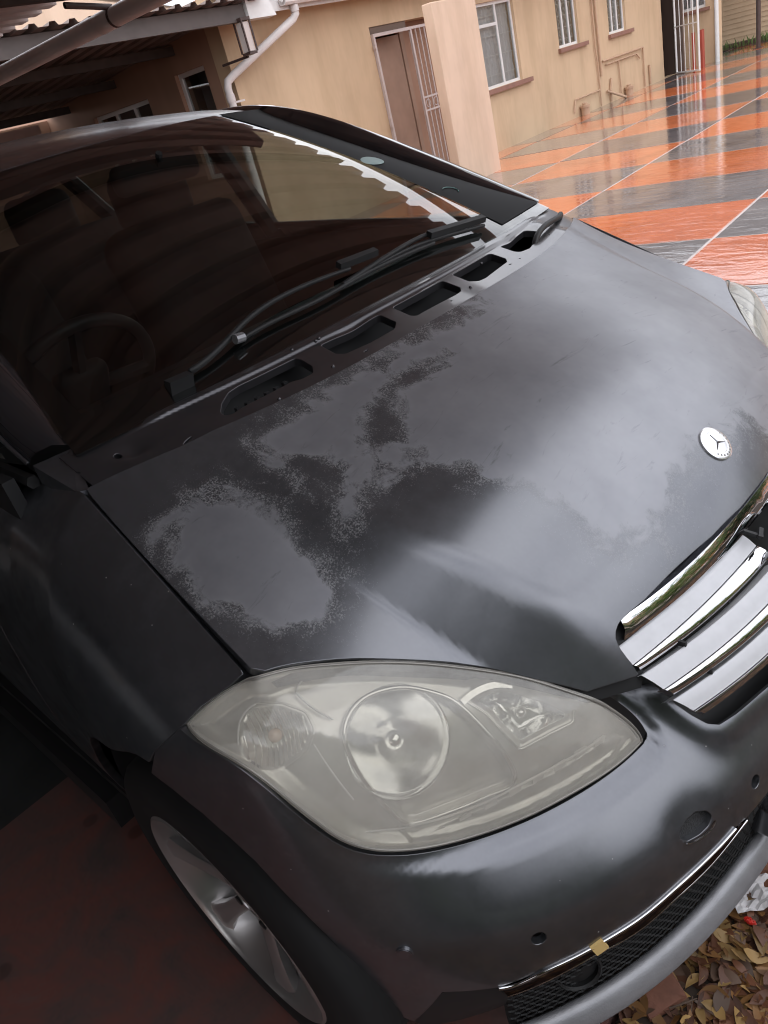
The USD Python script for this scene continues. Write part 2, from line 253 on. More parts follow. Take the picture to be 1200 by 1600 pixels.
def tube(pts, r, n=10, cap=True):
    pts = np.asarray(pts, float); k = len(pts); r = np.broadcast_to(r, (k,))
    T = unit(np.gradient(pts, axis=0)); ref = np.array([0, 0, 1.0]) if abs(T[0, 2]) < 0.9 else np.array([1.0, 0, 0])
    V = []
    u = unit(np.cross(T[0], ref))
    for i in range(k):
        u = unit(u - T[i] * (u @ T[i])); w = np.cross(T[i], u); a = np.linspace(0, 2 * np.pi, n, endpoint=False)
        V.append(pts[i] + r[i] * (np.cos(a)[:, None] * u + np.sin(a)[:, None] * w))
    V = np.vstack(V); F = []
    for i in range(k - 1):
        for j in range(n):
            a, b = i * n + j, i * n + (j + 1) % n; F += [(a, b, b + n), (a, b + n, a + n)]
    if cap:
        V = np.vstack([V, pts[0], pts[-1]]); c0, c1 = len(V) - 2, len(V) - 1
        for j in range(n): F += [(c0, (j + 1) % n, j), (c1, (k - 1) * n + j, (k - 1) * n + (j + 1) % n)]
    return trimesh.Trimesh(V, F, process=False)
def cyl(p0, p1, r, n=16): return tube([p0, p1], r, n)
def smooth_path(pts, n=40):
    pts = np.asarray(pts, float); t = np.r_[0, np.cumsum(np.linalg.norm(np.diff(pts, axis=0), axis=1))]
    return CubicSpline(t, pts)(np.linspace(0, t[-1], n))
def poly_path(pts, step):
    pts = np.asarray(pts, float); t = np.r_[0, np.cumsum(np.linalg.norm(np.diff(pts, axis=0), axis=1))]; n = max(int(t[-1] / step), 2)
    s = np.linspace(0, t[-1], n + 1); return np.stack([np.interp(s, t, pts[:, k]) for k in range(pts.shape[1])], 1)
def round_poly(poly, r):
    return poly.buffer(-r, quad_segs=6).buffer(2 * r, quad_segs=6).buffer(-r, quad_segs=6)
def sweep(path, profile, normal, close=False):
    """profile (n,2) swept along path: profile x runs along 'side' (tangent x normal), profile y along normal; normal: (n,3) or (3,)"""
    path = np.asarray(path, float); T = unit(np.gradient(path, axis=0)); N = np.broadcast_to(normal, path.shape); N = unit(N - T * (N * T).sum(1)[:, None]); B = np.cross(T, N)
    P_ = np.asarray(profile, float); k, n = len(path), len(P_)
    V = (path[:, None, :] + P_[None, :, 0, None] * B[:, None, :] + P_[None, :, 1, None] * N[:, None, :]).reshape(-1, 3); F = []
    for i in range(k - 1):
        for j in range(n):
            a, b = i * n + j, i * n + (j + 1) % n; F += [(a, b, b + n), (a, b + n, a + n)]
    V = np.vstack([V, V[:n].mean(0), V[-n:].mean(0)])
    for j in range(n): F += [(k * n, (j + 1) % n, j), (k * n + 1, (k - 1) * n + j, (k - 1) * n + (j + 1) % n)]
    m = trimesh.Trimesh(V, F, process=False); m.fix_normals(); return m

def patch(poly, lift, step, out, flange=0.012, lip=0.0012, bstep=None, fill=True):
    """a panel: the plane domain poly (holes allowed) triangulated at step and lifted to the surface, with a rolled edge and a flange behind it.
    out(points) -> rough outward direction, to orient it. Returns (mesh, normals, domain coordinates)"""
    bstep = bstep or step * 0.5
    rings = []
    for ring in [poly.exterior, *poly.interiors]:
        r = poly_path(np.array(ring.coords), min(bstep, ring.length / 10))[:-1]; rings.append(r)
    x0, y0, x1, y1 = poly.bounds
    gx, gy = np.meshgrid(np.arange(x0, x1, step), np.arange(y0, y1, step)); gx = gx + (np.arange(len(gx)) % 2)[:, None] * step / 2
    inner = poly.buffer(-bstep * 0.6); g = np.stack([gx.ravel(), gy.ravel()], 1); g = g[shapely.contains_xy(inner, g[:, 0], g[:, 1])]
    uv = np.vstack(rings + [g]); T = Delaunay(uv).simplices
    ce = uv[T].mean(1); T = T[shapely.contains_xy(poly, ce[:, 0], ce[:, 1])]
    a_, b_, c_ = uv[T[:, 0]], uv[T[:, 1]], uv[T[:, 2]]
    area = (b_[:, 0] - a_[:, 0]) * (c_[:, 1] - a_[:, 1]) - (b_[:, 1] - a_[:, 1]) * (c_[:, 0] - a_[:, 0]); T = T[np.abs(area) > 1e-9]; T = np.where((area[np.abs(area) > 1e-9] < 0)[:, None], T[:, ::-1], T)
    e = 1e-4
    P_ = lift(uv); du = lift(uv + [e, 0]) - lift(uv - [e, 0]); dv = lift(uv + [0, e]) - lift(uv - [0, e]); N = unit(np.cross(du, dv))
    if np.mean((N * out(P_)).sum(1)) < 0: N = -N; T = T[:, ::-1]
    V, F, NN, UV = [P_], [T], [N], [uv]; base = len(P_); off = 0
    for r in rings:
        n = len(r); idx = np.arange(off, off + n); off += n
        p, nr = P_[idx], N[idx]; tg = unit(np.roll(p, -1, 0) - np.roll(p, 1, 0)); o = np.cross(tg, nr)
        q = r + 1e-3 * np.stack([(np.roll(r, -1, 0) - np.roll(r, 1, 0))[:, 1], -(np.roll(r, -1, 0) - np.roll(r, 1, 0))[:, 0]], 1) / np.maximum(np.linalg.norm(np.roll(r, -1, 0) - np.roll(r, 1, 0), axis=1), 1e-9)[:, None]
        s = np.where(shapely.contains_xy(poly, q[:, 0], q[:, 1]), -1.0, 1.0)      # q inside the domain: turn the offset round
        qq = lift(q) - p; sgn = np.sign((qq * o).sum(1)) * s; sgn[sgn == 0] = 1; sgn = np.sign(np.median(sgn)) or 1
        o = o * sgn
        layers = [(0.0, 0.0, nr), (lip * 0.7, lip * 0.3, unit(nr + o)), (lip, lip, o), (lip, flange, o)]
        start = []
        for k, (a, b, nn) in enumerate(layers):
            V.append(p + o * a - nr * b); NN.append(nn); UV.append(r); start.append(base); base += n
        j = np.arange(n); j2 = (j + 1) % n
        for k in range(3):
            A, B_ = start[k], start[k + 1]; q4 = np.stack([A + j, A + j2, B_ + j2, B_ + j], 1)
            f1 = np.vstack([q4[:, [0, 1, 2]], q4[:, [0, 2, 3]]]); F.append(f1 if sgn < 0 else f1[:, ::-1])
    return trimesh.Trimesh(np.vstack(V), np.vstack(F), process=False), np.vstack(NN), np.vstack(UV)
def mirror(mesh, normals=None):
    m = mesh.copy(); m.vertices = m.vertices * [1, -1, 1]; m.faces = m.faces[:, ::-1]
    return (m, normals * [1, -1, 1]) if normals is not None else m
def at(u, v, axis, value):
    """the point on the line of sight (photo pixel u, v) whose given coordinate has the given value"""
    r = CM.T @ np.array([(u - 600) / FPX, (v - 800) / FPX, 1.0]); return CAM + (value - CAM[axis]) / r[axis] * r
def sight(u, v): return CM.T @ np.array([(u - 600) / FPX, (v - 800) / FPX, 1.0])
def hit(u, v, g, lo=0.5, hi=3.5, n=1400):
    """first point along the line of sight where the field g (positive outside) turns negative"""
    r = sight(u, v); t = np.linspace(lo, hi, n); q = g(CAM + t[:, None] * r)
    with np.errstate(invalid='ignore'):
        i = np.nonzero((q[:-1] > 0) & (q[1:] <= 0))[0]
    if len(i) == 0: return np.full(3, np.nan)
    i = i[0]; return CAM + (t[i] + (t[i + 1] - t[i]) * q[i] / (q[i] - q[i + 1])) * r
def hits(px, g, **k):
    p = np.array([hit(u, v, g, **k) for u, v in px]); bad = np.isnan(p[:, 0])
    return p[~bad]
CARF = 0.7; SEDGE = 2.36; RZ_ = 2.42
def sheet2(s0, s1, k):
    """ribs across the car: they run along the house wall direction, tips at the open edge"""
    prof = []; d = FRONT_D; pitch, hgt = .20, .070
    while d < 8.9:
        prof += [(d, 0), (d + pitch * .50, 0), (d + pitch * .60, hgt), (d + pitch * .90, hgt)]; d += pitch
    prof = np.array(prof); n = len(prof); zo = .002 * (k % 2)
    V = np.vstack([[EW * s1 + ED * a + EZ * (RZ_ + b + zo) for a, b in prof], [EW * s0 + ED * a + EZ * (RZ_ + b + zo) for a, b in prof]]); V = np.vstack([V, V + [0, 0, .0012]]); F = []
    for i in range(n - 1):
        j = 2 * n; F += [(i, i + 1, n + i + 1), (i, n + i + 1, n + i), (j + i, j + n + i + 1, j + i + 1), (j + i, j + n + i, j + n + i + 1), (i, j + i + 1, i + 1), (i, j + i, j + i + 1), (n + i, n + i + 1, j + n + i + 1), (n + i, j + n + i + 1, j + n + i)]
    return trimesh.Trimesh(V, F, process=False)
FRONT_D = -.90
STEER = 0.0
# ------------------------------------------------------------------ the setting
TH = math.radians(4.05)
EW = np.array([-math.sin(TH), math.cos(TH), 0]); ED = np.array([-math.cos(TH), -math.sin(TH), 0]); EZ = np.array([0, 0, 1.0])   # along the house wall, into the house, up
O3 = np.zeros(3)
def hp(s, d, z): return s * EW + d * ED + np.array([0, 0, z])
def hbox(s0, s1, d0, d1, z0, z1): return frame_box(O3, EW, ED, EZ, (s0, d0, z0), (s1, d1, z1)) if np.linalg.det(np.array([EW, ED, EZ])) > 0 else _flipped(frame_box(O3, EW, ED, EZ, (s0, d0, z0), (s1, d1, z1)))
def _flipped(m): m.invert(); return m
def fbox(s0, s1, d0, d1, z0, z1): return hbox(min(s0, s1), max(s0, s1), min(d0, d1), max(d0, d1), z0, z1)

ground = obj('ground', fbox(-60, 90, -60, 90, -.5, -.035), 'soil', kind='structure')
# courtyard: big painted slabs, orange and grey in turn, with pale joints
yard = tag(UsdGeom.Xform.Define(stage, '/World/courtyard_floor'), kind='structure')
obj('joint_bed', fbox(-8, 36, -9.0, 6.72, -.03, -.004), 'grout', yard)
sk = math.radians(6.25 - 4.05)
s_edges = [-6.9, -5.7, -4.5, -3.3, -2.15, -1.0, .12, 1.22, 2.31, 3.39, 4.46, 5.53, 6.65, 7.85, 9.08, 10.4, 11.8, 13.3, 14.85, 16.5, 18.2, 20.0, 21.9, 23.9, 26.0]
d_edges = [-8.0, -6.2, -4.43, -2.66, -.89, .87, 2.65, 4.37, 6.14, 6.70]
for i in range(len(d_edges) - 1):
    for j in range(len(s_edges) - 1):
        d0, d1, s0, s1 = d_edges[i], d_edges[i + 1], s_edges[j], s_edges[j + 1]
        mid_s, mid_d = (s0 + s1) / 2, (d0 + d1) / 2
        if mid_s < 1.35 and mid_d > -2.0 or mid_s < -1.5: continue      # the carport has its own floor
        if mid_d < -.89 and mid_s < 2.3: continue                     # planting bed by the nose of the car
        g = .010; q = np.array([(s0 + g, d0 + g), (s1 - g, d0 + g), (s1 - g, d1 - g), (s0 + g, d1 - g)])
        q[:, 0] += -math.tan(sk) * (q[:, 1] - 2.0) * 0 + math.tan(sk) * 0
        orange = (j + i) % 2 == 1
        z = .0 + rng.uniform(-.0012, .0012); tilt = nrng.uniform(-.0010, .0010, 4)
        top = np.array([hp(a, b, z + t) for (a, b), t in zip(q, tilt)]); ins = (top - top.mean(0)) * -.004
        V = np.vstack([top + ins, top + [0, 0, -.003], top + [0, 0, -.02]]); F = [(0, 1, 2), (0, 2, 3)]
        for r in (0, 4):
            for k in range(4): a, b = r + k, r + (k + 1) % 4; F += [(a, a + 4, b + 4), (a, b + 4, b)]
        m = trimesh.Trimesh(V, F, process=False)
        if m.face_normals[0][2] < 0: m.invert()
        obj('slab', m, ('slab_orange' if rng.random() < .6 else 'slab_orange2') if orange else ('slab_grey' if rng.random() < .6 else 'slab_grey2'), yard, smooth=False)
obj('carport_floor', frame_box(O3, np.array([1.0, 0, 0]), np.array([0, 1.0, 0]), EZ, (-.87, -9, -.03), (.60, 1.25, 0.04)), 'redfloor', kind='structure')
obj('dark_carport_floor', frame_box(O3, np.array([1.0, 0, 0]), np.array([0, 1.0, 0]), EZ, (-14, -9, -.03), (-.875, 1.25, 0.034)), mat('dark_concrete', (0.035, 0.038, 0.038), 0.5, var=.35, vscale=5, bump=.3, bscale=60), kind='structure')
bedm = trimesh.creation.box((3.0, 9.0, .03)); bedm = bedm.subdivide().subdivide().subdivide().subdivide(); bedm.apply_translation((2.11, -2.3, .012))
v = bedm.vertices; k = v[:, 2] > -.01; v[k, 2] += .012 * nrng.random(k.sum()) * 1.0; bedm.vertices = v
obj('planting_bed', bedm, 'soil', kind='structure', smooth=True)

# ------------------------------------------------------------------ the house
house = thing('house', 'low beige plastered house with white-framed windows behind the wet courtyard', 'house')
WD = 6.70
def wall_with(openings, s0, s1, z0, z1, d0, thick, name, m_, parent):
    """a wall in the plane d = d0 with rectangular openings (s0, s1, z0, z1)"""
    poly = Polygon([(s0, z0), (s1, z0), (s1, z1), (s0, z1)])
    for a in openings: poly = poly.difference(shapely.box(a[0], a[2], a[1], a[3]))
    for g_ in getattr(poly, 'geoms', [poly]):
        e = trimesh.creation.extrude_polygon(g_, thick, engine='earcut'); R_ = np.eye(4); R_[:3, 0], R_[:3, 1], R_[:3, 2], R_[:3, 3] = EW, EZ, ED, d0 * ED
        e.apply_transform(R_); e.fix_normals(); obj(name, e, m_, parent, smooth=False)
WIN = [(11.28, 12.58, .97, 2.22), (14.10, 14.97, 1.26, 2.12), (16.36, 17.24, 1.24, 2.02)]
DOOR = (8.57, 10.6, 0, 2.19)
wall_with(WIN + [DOOR, (19.26, 20.3, 0, 2.1)], 5.87, 20.3, -.02, 2.95, WD, .24, 'wall', 'plaster', house)
# end wall under the carport (plane s = 5.87), its shade put into the darker plaster colour
pe = Polygon([(WD, -.02), (16, -.02), (16, 2.8), (WD, 2.8)])
EWIN = [(7.15, 7.74, .95, 2.19), (8.42, 9.80, .95, 2.06)]
for a in EWIN: pe = pe.difference(shapely.box(a[0], a[2], a[1], a[3]))
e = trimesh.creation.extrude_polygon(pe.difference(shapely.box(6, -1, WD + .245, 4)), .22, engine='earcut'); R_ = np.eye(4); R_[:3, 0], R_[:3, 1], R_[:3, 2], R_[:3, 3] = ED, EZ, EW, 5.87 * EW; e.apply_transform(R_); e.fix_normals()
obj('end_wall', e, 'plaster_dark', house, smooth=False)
def window(s0, s1, z0, z1, mull, trans=None, d0=WD, curtain='curtain', open_=None, lace=True):
    w = sub_of(house, 'window'); t = .045; fd0, fd1 = d0 + .05, d0 + .09
    fr = [fbox(s0, s0 + t, fd0, fd1, z0, z1), fbox(s1 - t, s1, fd0, fd1, z0, z1), fbox(s0 + t, s1 - t, fd0, fd1, z0, z0 + t), fbox(s0 + t, s1 - t, fd0, fd1, z1 - t, z1)]
    for m_ in mull: fr.append(fbox(m_ - t / 2, m_ + t / 2, fd0 + .002, fd1 - .002, z0 + t, z1 - t))
    if trans: fr.append(fbox(s0 + t, trans[1], fd0 + .003, fd1 - .003, trans[0] - t / 2, trans[0] + t / 2))
    obj('window_frame', fr, 'white_paint', w, smooth=False)
    obj('pane', fbox(s0 + t, s1 - t, fd0 + .015, fd0 + .021, z0 + t, z1 - t), 'window_glass', w, smooth=False)
    obj('window_sill', fbox(s0 - .06, s1 + .28, d0 - .06, d0 + .05, z0 - .075, z0 - .004), 'sill', w, smooth=False)
    n = 60; sx = np.linspace(s0 + .02, s1 - .02, n); dd = d0 + .145 + .012 * np.sin(np.arange(n) * 1.15) + .01 * np.sin(np.arange(n) * .47)
    V = np.vstack([[hp(a, b, z1) for a, b in zip(sx, dd)], [hp(a, b, z0 - .05) for a, b in zip(sx, dd)]]); F = [(i, i + 1, n + i + 1) for i in range(n - 1)] + [(i, n + i + 1, n + i) for i in range(n - 1)]
    obj('curtain', trimesh.Trimesh(V, F, process=False), curtain, w, smooth=True)
    bars = []
    for k in range(4):
        z = z0 + t + (z1 - z0 - 2 * t) * (k + .5) / 4; bars.append(tube([hp(s0 + t, fd1 + .014, z), hp(s1 - t, fd1 + .014, z)], .005, 5))
    k = int((s1 - s0) / .16)
    for q in range(k):
        a = s0 + t + (s1 - s0 - 2 * t) * (q + .5) / k; zz = np.linspace(z0 + t, z1 - t, 13)
        bars.append(tube([hp(a + .05 * (-1) ** i, fd1 + .014, z) for i, z in enumerate(zz)], .0045, 4))
    obj('burglar_bars', bars, 'white_paint', w, smooth=True)
    return w
def sub_of(p, name, label=None): return tag(UsdGeom.Xform.Define(stage, numbered(str(p.GetPath()) + '/' + name)), label)
window(*WIN[0], [12.05], (1.90, 12.05), curtain='curtain'); window(*WIN[1], [14.42, 14.68], curtain='curtain_dark'); window(*WIN[2], [16.66, 16.92], curtain='curtain_dark')
for (d0, d1, z0, z1), mulls in zip(EWIN, ([], [8.86, 9.32])):
    w = sub_of(house, 'window', 'shaded window under the far carport'); t = .05; a0 = 5.93
    fr = [fbox(a0, a0 + .05, d0, d0 + t, z0, z1), fbox(a0, a0 + .05, d1 - t, d1, z0, z1), fbox(a0, a0 + .05, d0 + t, d1 - t, z1 - t, z1), fbox(a0, a0 + .05, d0 + t, d1 - t, z0, z0 + t)] + [fbox(a0 + .002, a0 + .048, m_ - t / 2, m_ + t / 2, z0 + t, z1 - t) for m_ in mulls]
    obj('window_frame', fr, 'white_paint', w, smooth=False); obj('pane', fbox(a0 + .02, a0 + .026, d0 + t, d1 - t, z0 + t, z1 - t), 'window_glass', w, smooth=False)
    obj('curtain', fbox(a0 + .30, a0 + .31, d0 + .3, d1, z0, z1), 'curtain_dark', w, smooth=False)
obj('dark_room', [fbox(6.2, 20.1, 10.2, 10.25, 0, 2.7), fbox(6.12, 6.18, 7.0, 16, 2.4, 2.7), fbox(6.2, 20.1, 7.0, 10.2, 2.55, 2.6)], 'interior', house, smooth=False)
obj('doorway_reveal', [fbox(19.27, 20.6, 7.9, 7.95, 0, 2.5), fbox(20.3, 20.36, 6.6, 7.9, 0, 2.5)], 'interior', house, smooth=False)
obj('side_door', fbox(19.80, 19.84, 6.62, 7.42, .02, 2.08), mat('dark_door', (0.045, 0.028, 0.022), 0.4), house, smooth=False, label='dark brown door at the far end of the wall')
# recessed entrance with its timber door standing half open
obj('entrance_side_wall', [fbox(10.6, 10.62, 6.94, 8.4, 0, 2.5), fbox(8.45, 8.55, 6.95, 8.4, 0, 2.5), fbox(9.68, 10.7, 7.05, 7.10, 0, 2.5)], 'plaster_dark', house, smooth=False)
dr = sub_of(house, 'door', 'brown timber door set back in the entrance'); obj('door_leaf', fbox(8.70, 9.56, 6.97, 7.01, .02, 2.06), 'doorwood', dr, smooth=False); obj('door_frame', [fbox(9.57, 9.66, 6.95, 7.03, 0, 2.12), fbox(8.58, 8.69, 6.95, 7.03, 0, 2.12), fbox(8.69, 9.57, 6.95, 7.03, 2.08, 2.14)], 'doorwood', dr, smooth=False)
obj('door_lintel', fbox(8.60, 9.45, 6.72, 6.80, 2.10, 2.188), 'interior', house, smooth=False)
# roof: eaves boards, gutter, low roof slope, gable at the back
obj('fascia', [fbox(5.95, 20.3, 6.40, 6.43, 2.50, 2.72), fbox(5.95, 20.3, 6.43, 6.70, 2.70, 2.73)], 'white_paint', house, smooth=False)
sl = trimesh.Trimesh(np.array([hp(5.8, 6.30, 2.72), hp(20.4, 6.30, 2.72), hp(20.4, 11.5, 4.2), hp(5.8, 11.5, 4.2)]), [(0, 1, 2), (0, 2, 3)], process=False); obj('roof', sl, 'sheet_grey', house)
gp = np.array([(6.30, 2.72), (6.30, 2.60), (16.7, 2.60), (16.7, 2.72), (11.5, 4.2)])
gb = trimesh.creation.extrude_polygon(Polygon([(7.0, 2.70), (16.0, 2.70), (11.5, 4.10)]), .2, engine='earcut'); R_ = np.eye(4); R_[:3, 0], R_[:3, 1], R_[:3, 2], R_[:3, 3] = ED, EZ, EW, 5.88 * EW; gb.apply_transform(R_); gb.fix_normals(); obj('gable', gb, 'plaster_light', house, smooth=False)
gut = []
cs = [(-.062, .0), (-.055, -.045), (-.03, -.068), (.03, -.068), (.055, -.045), (.062, 0), (.050, .0), (.045, -.04), (.025, -.058), (-.025, -.058), (-.045, -.04), (-.050, 0)]
gm_ = sweep(np.array([hp(s, 6.33, 2.60) for s in np.linspace(6.62, 20.3, 12)]), cs, EZ); obj('gutter', gm_, 'gutter', house, smooth=30)
for s in np.arange(7.6, 20, 1.8): obj('gutter_bracket', sweep(np.array([hp(s - .015, 6.33, 2.60), hp(s + .015, 6.33, 2.60)]), [(a * 1.07, b * 1.06 - .001) for a, b in cs[:6]] + [(.05, .004), (-.05, .004)], EZ), 'gutter', house, smooth=30)
dpipe = [hp(6.83, 6.36, 2.52), hp(6.83, 6.36, 2.44), hp(6.76, 6.40, 2.38), hp(5.80, 6.60, 1.98), hp(5.70, 6.62, 1.93), hp(5.67, 6.62, 1.86), hp(5.67, 6.62, .06)]
dpp = [dpipe[0], dpipe[1], dpipe[1] + (dpipe[2] - dpipe[1]) * .6 + [0, 0, -.01], dpipe[2], dpipe[2] + (dpipe[3] - dpipe[2]) * .5, dpipe[3], dpipe[4], dpipe[5], dpipe[5] + (dpipe[6] - dpipe[5]) * .1, dpipe[6]]
dps = sub_of(house, 'downpipe', 'white downpipe with a slanting offset at the wall corner')
obj('pipe', tube(dpp, .045, 14), 'gutter', dps, smooth=60)
for a, b in ((dpp[1], dpp[3]), (dpp[5], dpp[7])):
    pass
obj('pipe_socket', tube([hp(5.67, 6.62, 1.80), hp(5.67, 6.62, 1.72)], .052, 14), 'gutter', dps, smooth=60); obj('pipe_socket', tube([hp(6.83, 6.36, 2.53), hp(6.83, 6.36, 2.46)], .053, 14), 'gutter', dps, smooth=60)
obj('pipe_bracket', fbox(5.70, 5.86, 6.60, 6.64, 1.70, 1.72), 'gutter', dps)
# plumbing on the wall
pl_ = sub_of(house, 'plumbing', 'beige painted water pipes running down and along the wall')
D = WD - .035
def pipe(pts_, r_): obj('water_pipe', tube(poly_path(np.array([hp(a, D, z) for a, z in pts_]), .25), r_, 8), 'pipe_beige', pl_, smooth=True)
pipe([(15.70, 2.9), (15.74, .55)], .022); pipe([(15.60, 2.9), (15.56, 1.0), (15.61, .80), (15.62, .02)], .016)
pipe([(15.86, .81), (17.98, .81), (17.98, .02)], .018); pipe([(16.0, .73), (17.72, .73), (17.78, .62)], .014); pipe([(16.63, .73), (16.66, .10)], .014)
pipe([(14.36, .10), (14.40, .32), (15.60, .32)], .014); pipe([(16.12, .02), (16.12, .44), (16.20, .45)], .024); pipe([(18.30, .02), (18.30, .42)], .026)
obj('waste_pipe', tube([hp(15.95, D, .24), hp(16.42, D - .20, .02)], .024, 10), 'pipe_beige', pl_, smooth=True)
for s in (14.72, 16.93): 
    gt = sub_of(house, 'gully', 'small beige drain gully against the wall'); obj('gully_body', [tube([hp(s, D - .06, -.01), hp(s, D - .06, .14)], .085, 14), tube([hp(s, D - .06, .13), hp(s, D - .06, .17)], .10, 14), tube([hp(s, D - .06, .16), hp(s, D - .06, .21)], .05, 12)], 'pipe_beige', gt, smooth=40)
# wall lantern by the corner
lt_ = thing('wall_lantern', 'dark wall lantern with a pale pane at the corner of the beige wall', 'lantern')
c0 = at(383, 55, 0, -6.6); ls, ld, lz = c0 @ EW, c0 @ ED, c0[2]
obj('lantern_frame', [fbox(ls - .07, ls + .07, ld - .07, ld + .07, lz + .13, lz + .16), fbox(ls - .06, ls + .06, ld - .06, ld + .06, lz - .19, lz - .165)] + [fbox(ls + a * .062 - .008, ls + a * .062 + .008, ld + b * .062 - .008, ld + b * .062 + .008, lz - .17, lz + .13) for a in (-1, 1) for b in (-1, 1)] + [fbox(ls - .015, ls + .015, ld + .05, WD, lz - .21, lz - .185)], 'darksteel', lt_, smooth=False)
obj('lantern_pane', fbox(ls - .05, ls + .05, ld - .05, ld + .05, lz - .16, lz + .12), mat('milk_glass', (0.60, 0.52, 0.48), 0.3), lt_, smooth=False)
# screen wall by the entrance
scw = thing('screen_wall', 'free-standing beige plastered screen wall in front of the entrance door', 'wall')
sm_ = rounded(1.04, .15, 2.22, .012); R_ = np.eye(4); R_[:3, 0], R_[:3, 1], R_[:3, 2] = EW, -ED, EZ; R_[:3, 3] = hp(8.80, 5.50, 1.09); sm_.apply_transform(R_); obj('wall_body', sm_, 'plaster_light', scw, smooth=40)
# security gate in front of the door: fixed frame and barred leaf
gate = thing('security_gate', 'white barred security gate at the entrance door behind the screen wall', 'gate')
def bars_of(parent, s0, s1, d0, z0, z1, nb, mid=True, ax=EW, origin=None):
    org = hp(s0, d0, 0) if origin is None else origin; L_ = abs(s1 - s0)
    fbx = lambda a0, a1, b0, b1, r: frame_box(org, ax, np.cross(EZ, ax), EZ, (a0, -r, b0), (a1, r, b1))
    obj('gate_frame', [fbx(0, .035, z0, z1, .018), fbx(L_ - .035, L_, z0, z1, .018), fbx(.035, L_ - .035, z0, z0 + .03, .016), fbx(.035, L_ - .035, z1 - .035, z1, .016)], 'white_paint', parent, smooth=False)
    for q in range(nb):
        a = .035 + (L_ - .07) * (q + 1) / (nb + 1); obj('gate_bar', fbx(a - .007, a + .007, z0 + .03, z1 - .035, .007), 'white_paint', parent, smooth=False)
    if mid:
        for zm in (.98, 1.16): obj('gate_rail', fbx(.035, L_ - .035, zm - .012, zm + .012, .010), 'white_paint', parent, smooth=False)
        for q in range(5):
            a = .035 + (L_ - .07) * (q + .5) / 5; cc = org + ax * a + EZ * 1.07; th = np.linspace(0, 2 * np.pi, 17); obj('gate_scroll', tube(cc + .055 * (np.cos(th)[:, None] * ax + np.sin(th)[:, None] * EZ), .006, 5, cap=False), 'white_paint', parent, smooth=True)
_wp = M['white_paint']; M['white_paint'] = mat('gate_paint', (0.56, 0.47, 0.44), 0.45, var=0.1, vscale=9)  # white gate dulled to pinkish grey: entrance shade put into its colour
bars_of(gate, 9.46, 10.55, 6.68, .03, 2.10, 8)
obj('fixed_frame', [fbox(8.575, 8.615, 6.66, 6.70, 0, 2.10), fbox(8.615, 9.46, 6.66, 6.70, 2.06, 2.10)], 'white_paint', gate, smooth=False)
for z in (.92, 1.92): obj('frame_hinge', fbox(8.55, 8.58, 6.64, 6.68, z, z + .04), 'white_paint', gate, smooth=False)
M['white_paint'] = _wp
# far end: white gate standing open, red posts, building with a white corner pipe, boarded wall
fg = thing('courtyard_gate', 'white barred gate standing open at the far end of the beige wall', 'gate')
g0, g1 = hp(19.78, 6.60, 0), hp(19.03, 5.80, 0); ax_ = unit(g1 - g0); Lg = np.linalg.norm(g1 - g0)
bars_of(fg, 0, Lg, 0, .02, 2.1, 4, mid=False, ax=ax_, origin=g0)
obj('gate_rail', frame_box(g0, ax_, np.cross(EZ, ax_), EZ, (.035, -.01, .98), (Lg - .035, .01, 1.005)), 'white_paint', fg, smooth=False)
for a, hgt, wd_ in ((19.33, .80, .07), (19.92, .80, .16)):
    rp_ = thing('red_post', 'narrow red board leaning behind the far white gate' if wd_ < .1 else 'wider red board standing right of the far white gate', 'board'); obj('board', fbox(a - wd_ / 2, a + wd_ / 2, 6.0, 6.05, 0, hgt), 'redpaint', rp_, smooth=False)
ob = thing('outbuilding', 'beige outbuilding with a small window behind the far white gate', 'building')
pb_ = Polygon([(5.95, 0), (12, 0), (12, 2.9), (5.95, 2.9)]).difference(shapely.box(6.25, 1.22, 6.95, 2.2)); e = trimesh.creation.extrude_polygon(pb_, .22, engine='earcut'); R_ = np.eye(4); R_[:3, 0], R_[:3, 1], R_[:3, 2], R_[:3, 3] = ED, EZ, EW, 20.9 * EW; e.apply_transform(R_); e.fix_normals(); obj('wall', e, 'plaster', ob, smooth=False)
ow = sub_of(ob, 'window'); obj('window_frame', [fbox(20.95, 21.0, 6.25, 6.30, 1.22, 2.2), fbox(20.95, 21.0, 6.90, 6.95, 1.22, 2.2), fbox(20.95, 21.0, 6.56, 6.62, 1.22, 2.2), fbox(20.952, 20.998, 6.25, 6.95, 1.22, 1.28)], 'white_paint', ow, smooth=False)
obj('pane', fbox(20.97, 20.976, 6.3, 6.9, 1.28, 2.2), 'window_glass', ow, smooth=False); obj('window_sill', fbox(20.84, 20.95, 6.15, 7.05, 1.15, 1.215), 'sill', ow, smooth=False); obj('curtain', fbox(21.3, 21.31, 6.2, 7.0, 1.2, 2.2), 'curtain', ow)
obj('roof', fbox(20.6, 26, 5.7, 12, 2.9, 3.0), 'sheet_grey', ob, smooth=False)
obj('corner_pipe', tube([hp(20.84, 5.98, -.01), hp(20.84, 5.98, 2.8)], .05, 10), 'white_paint', ob, smooth=True)
bw = thing('boarded_wall', 'cream boarded wall at the far end beyond the outbuilding', 'wall')
for k in range(26):
    z = .12 + k * .118
    for a, b in ((4.95, 7.6), (-1.5, 4.55)):
        obj('board', frame_box(hp(24.7, 0, z), ED, unit(EZ + .16 * EW), np.cross(ED, unit(EZ + .16 * EW)), (a, 0, -.008), (b, .112, .012)), 'plaster_cream', bw, smooth=False)
obj('board_post', fbox(24.62, 24.8, 4.57, 4.93, 0, 3.3), 'plaster_cream', bw, smooth=False); obj('plinth', fbox(24.5, 24.85, -1.5, 7.6, -.02, .12), 'bark', bw, smooth=False)
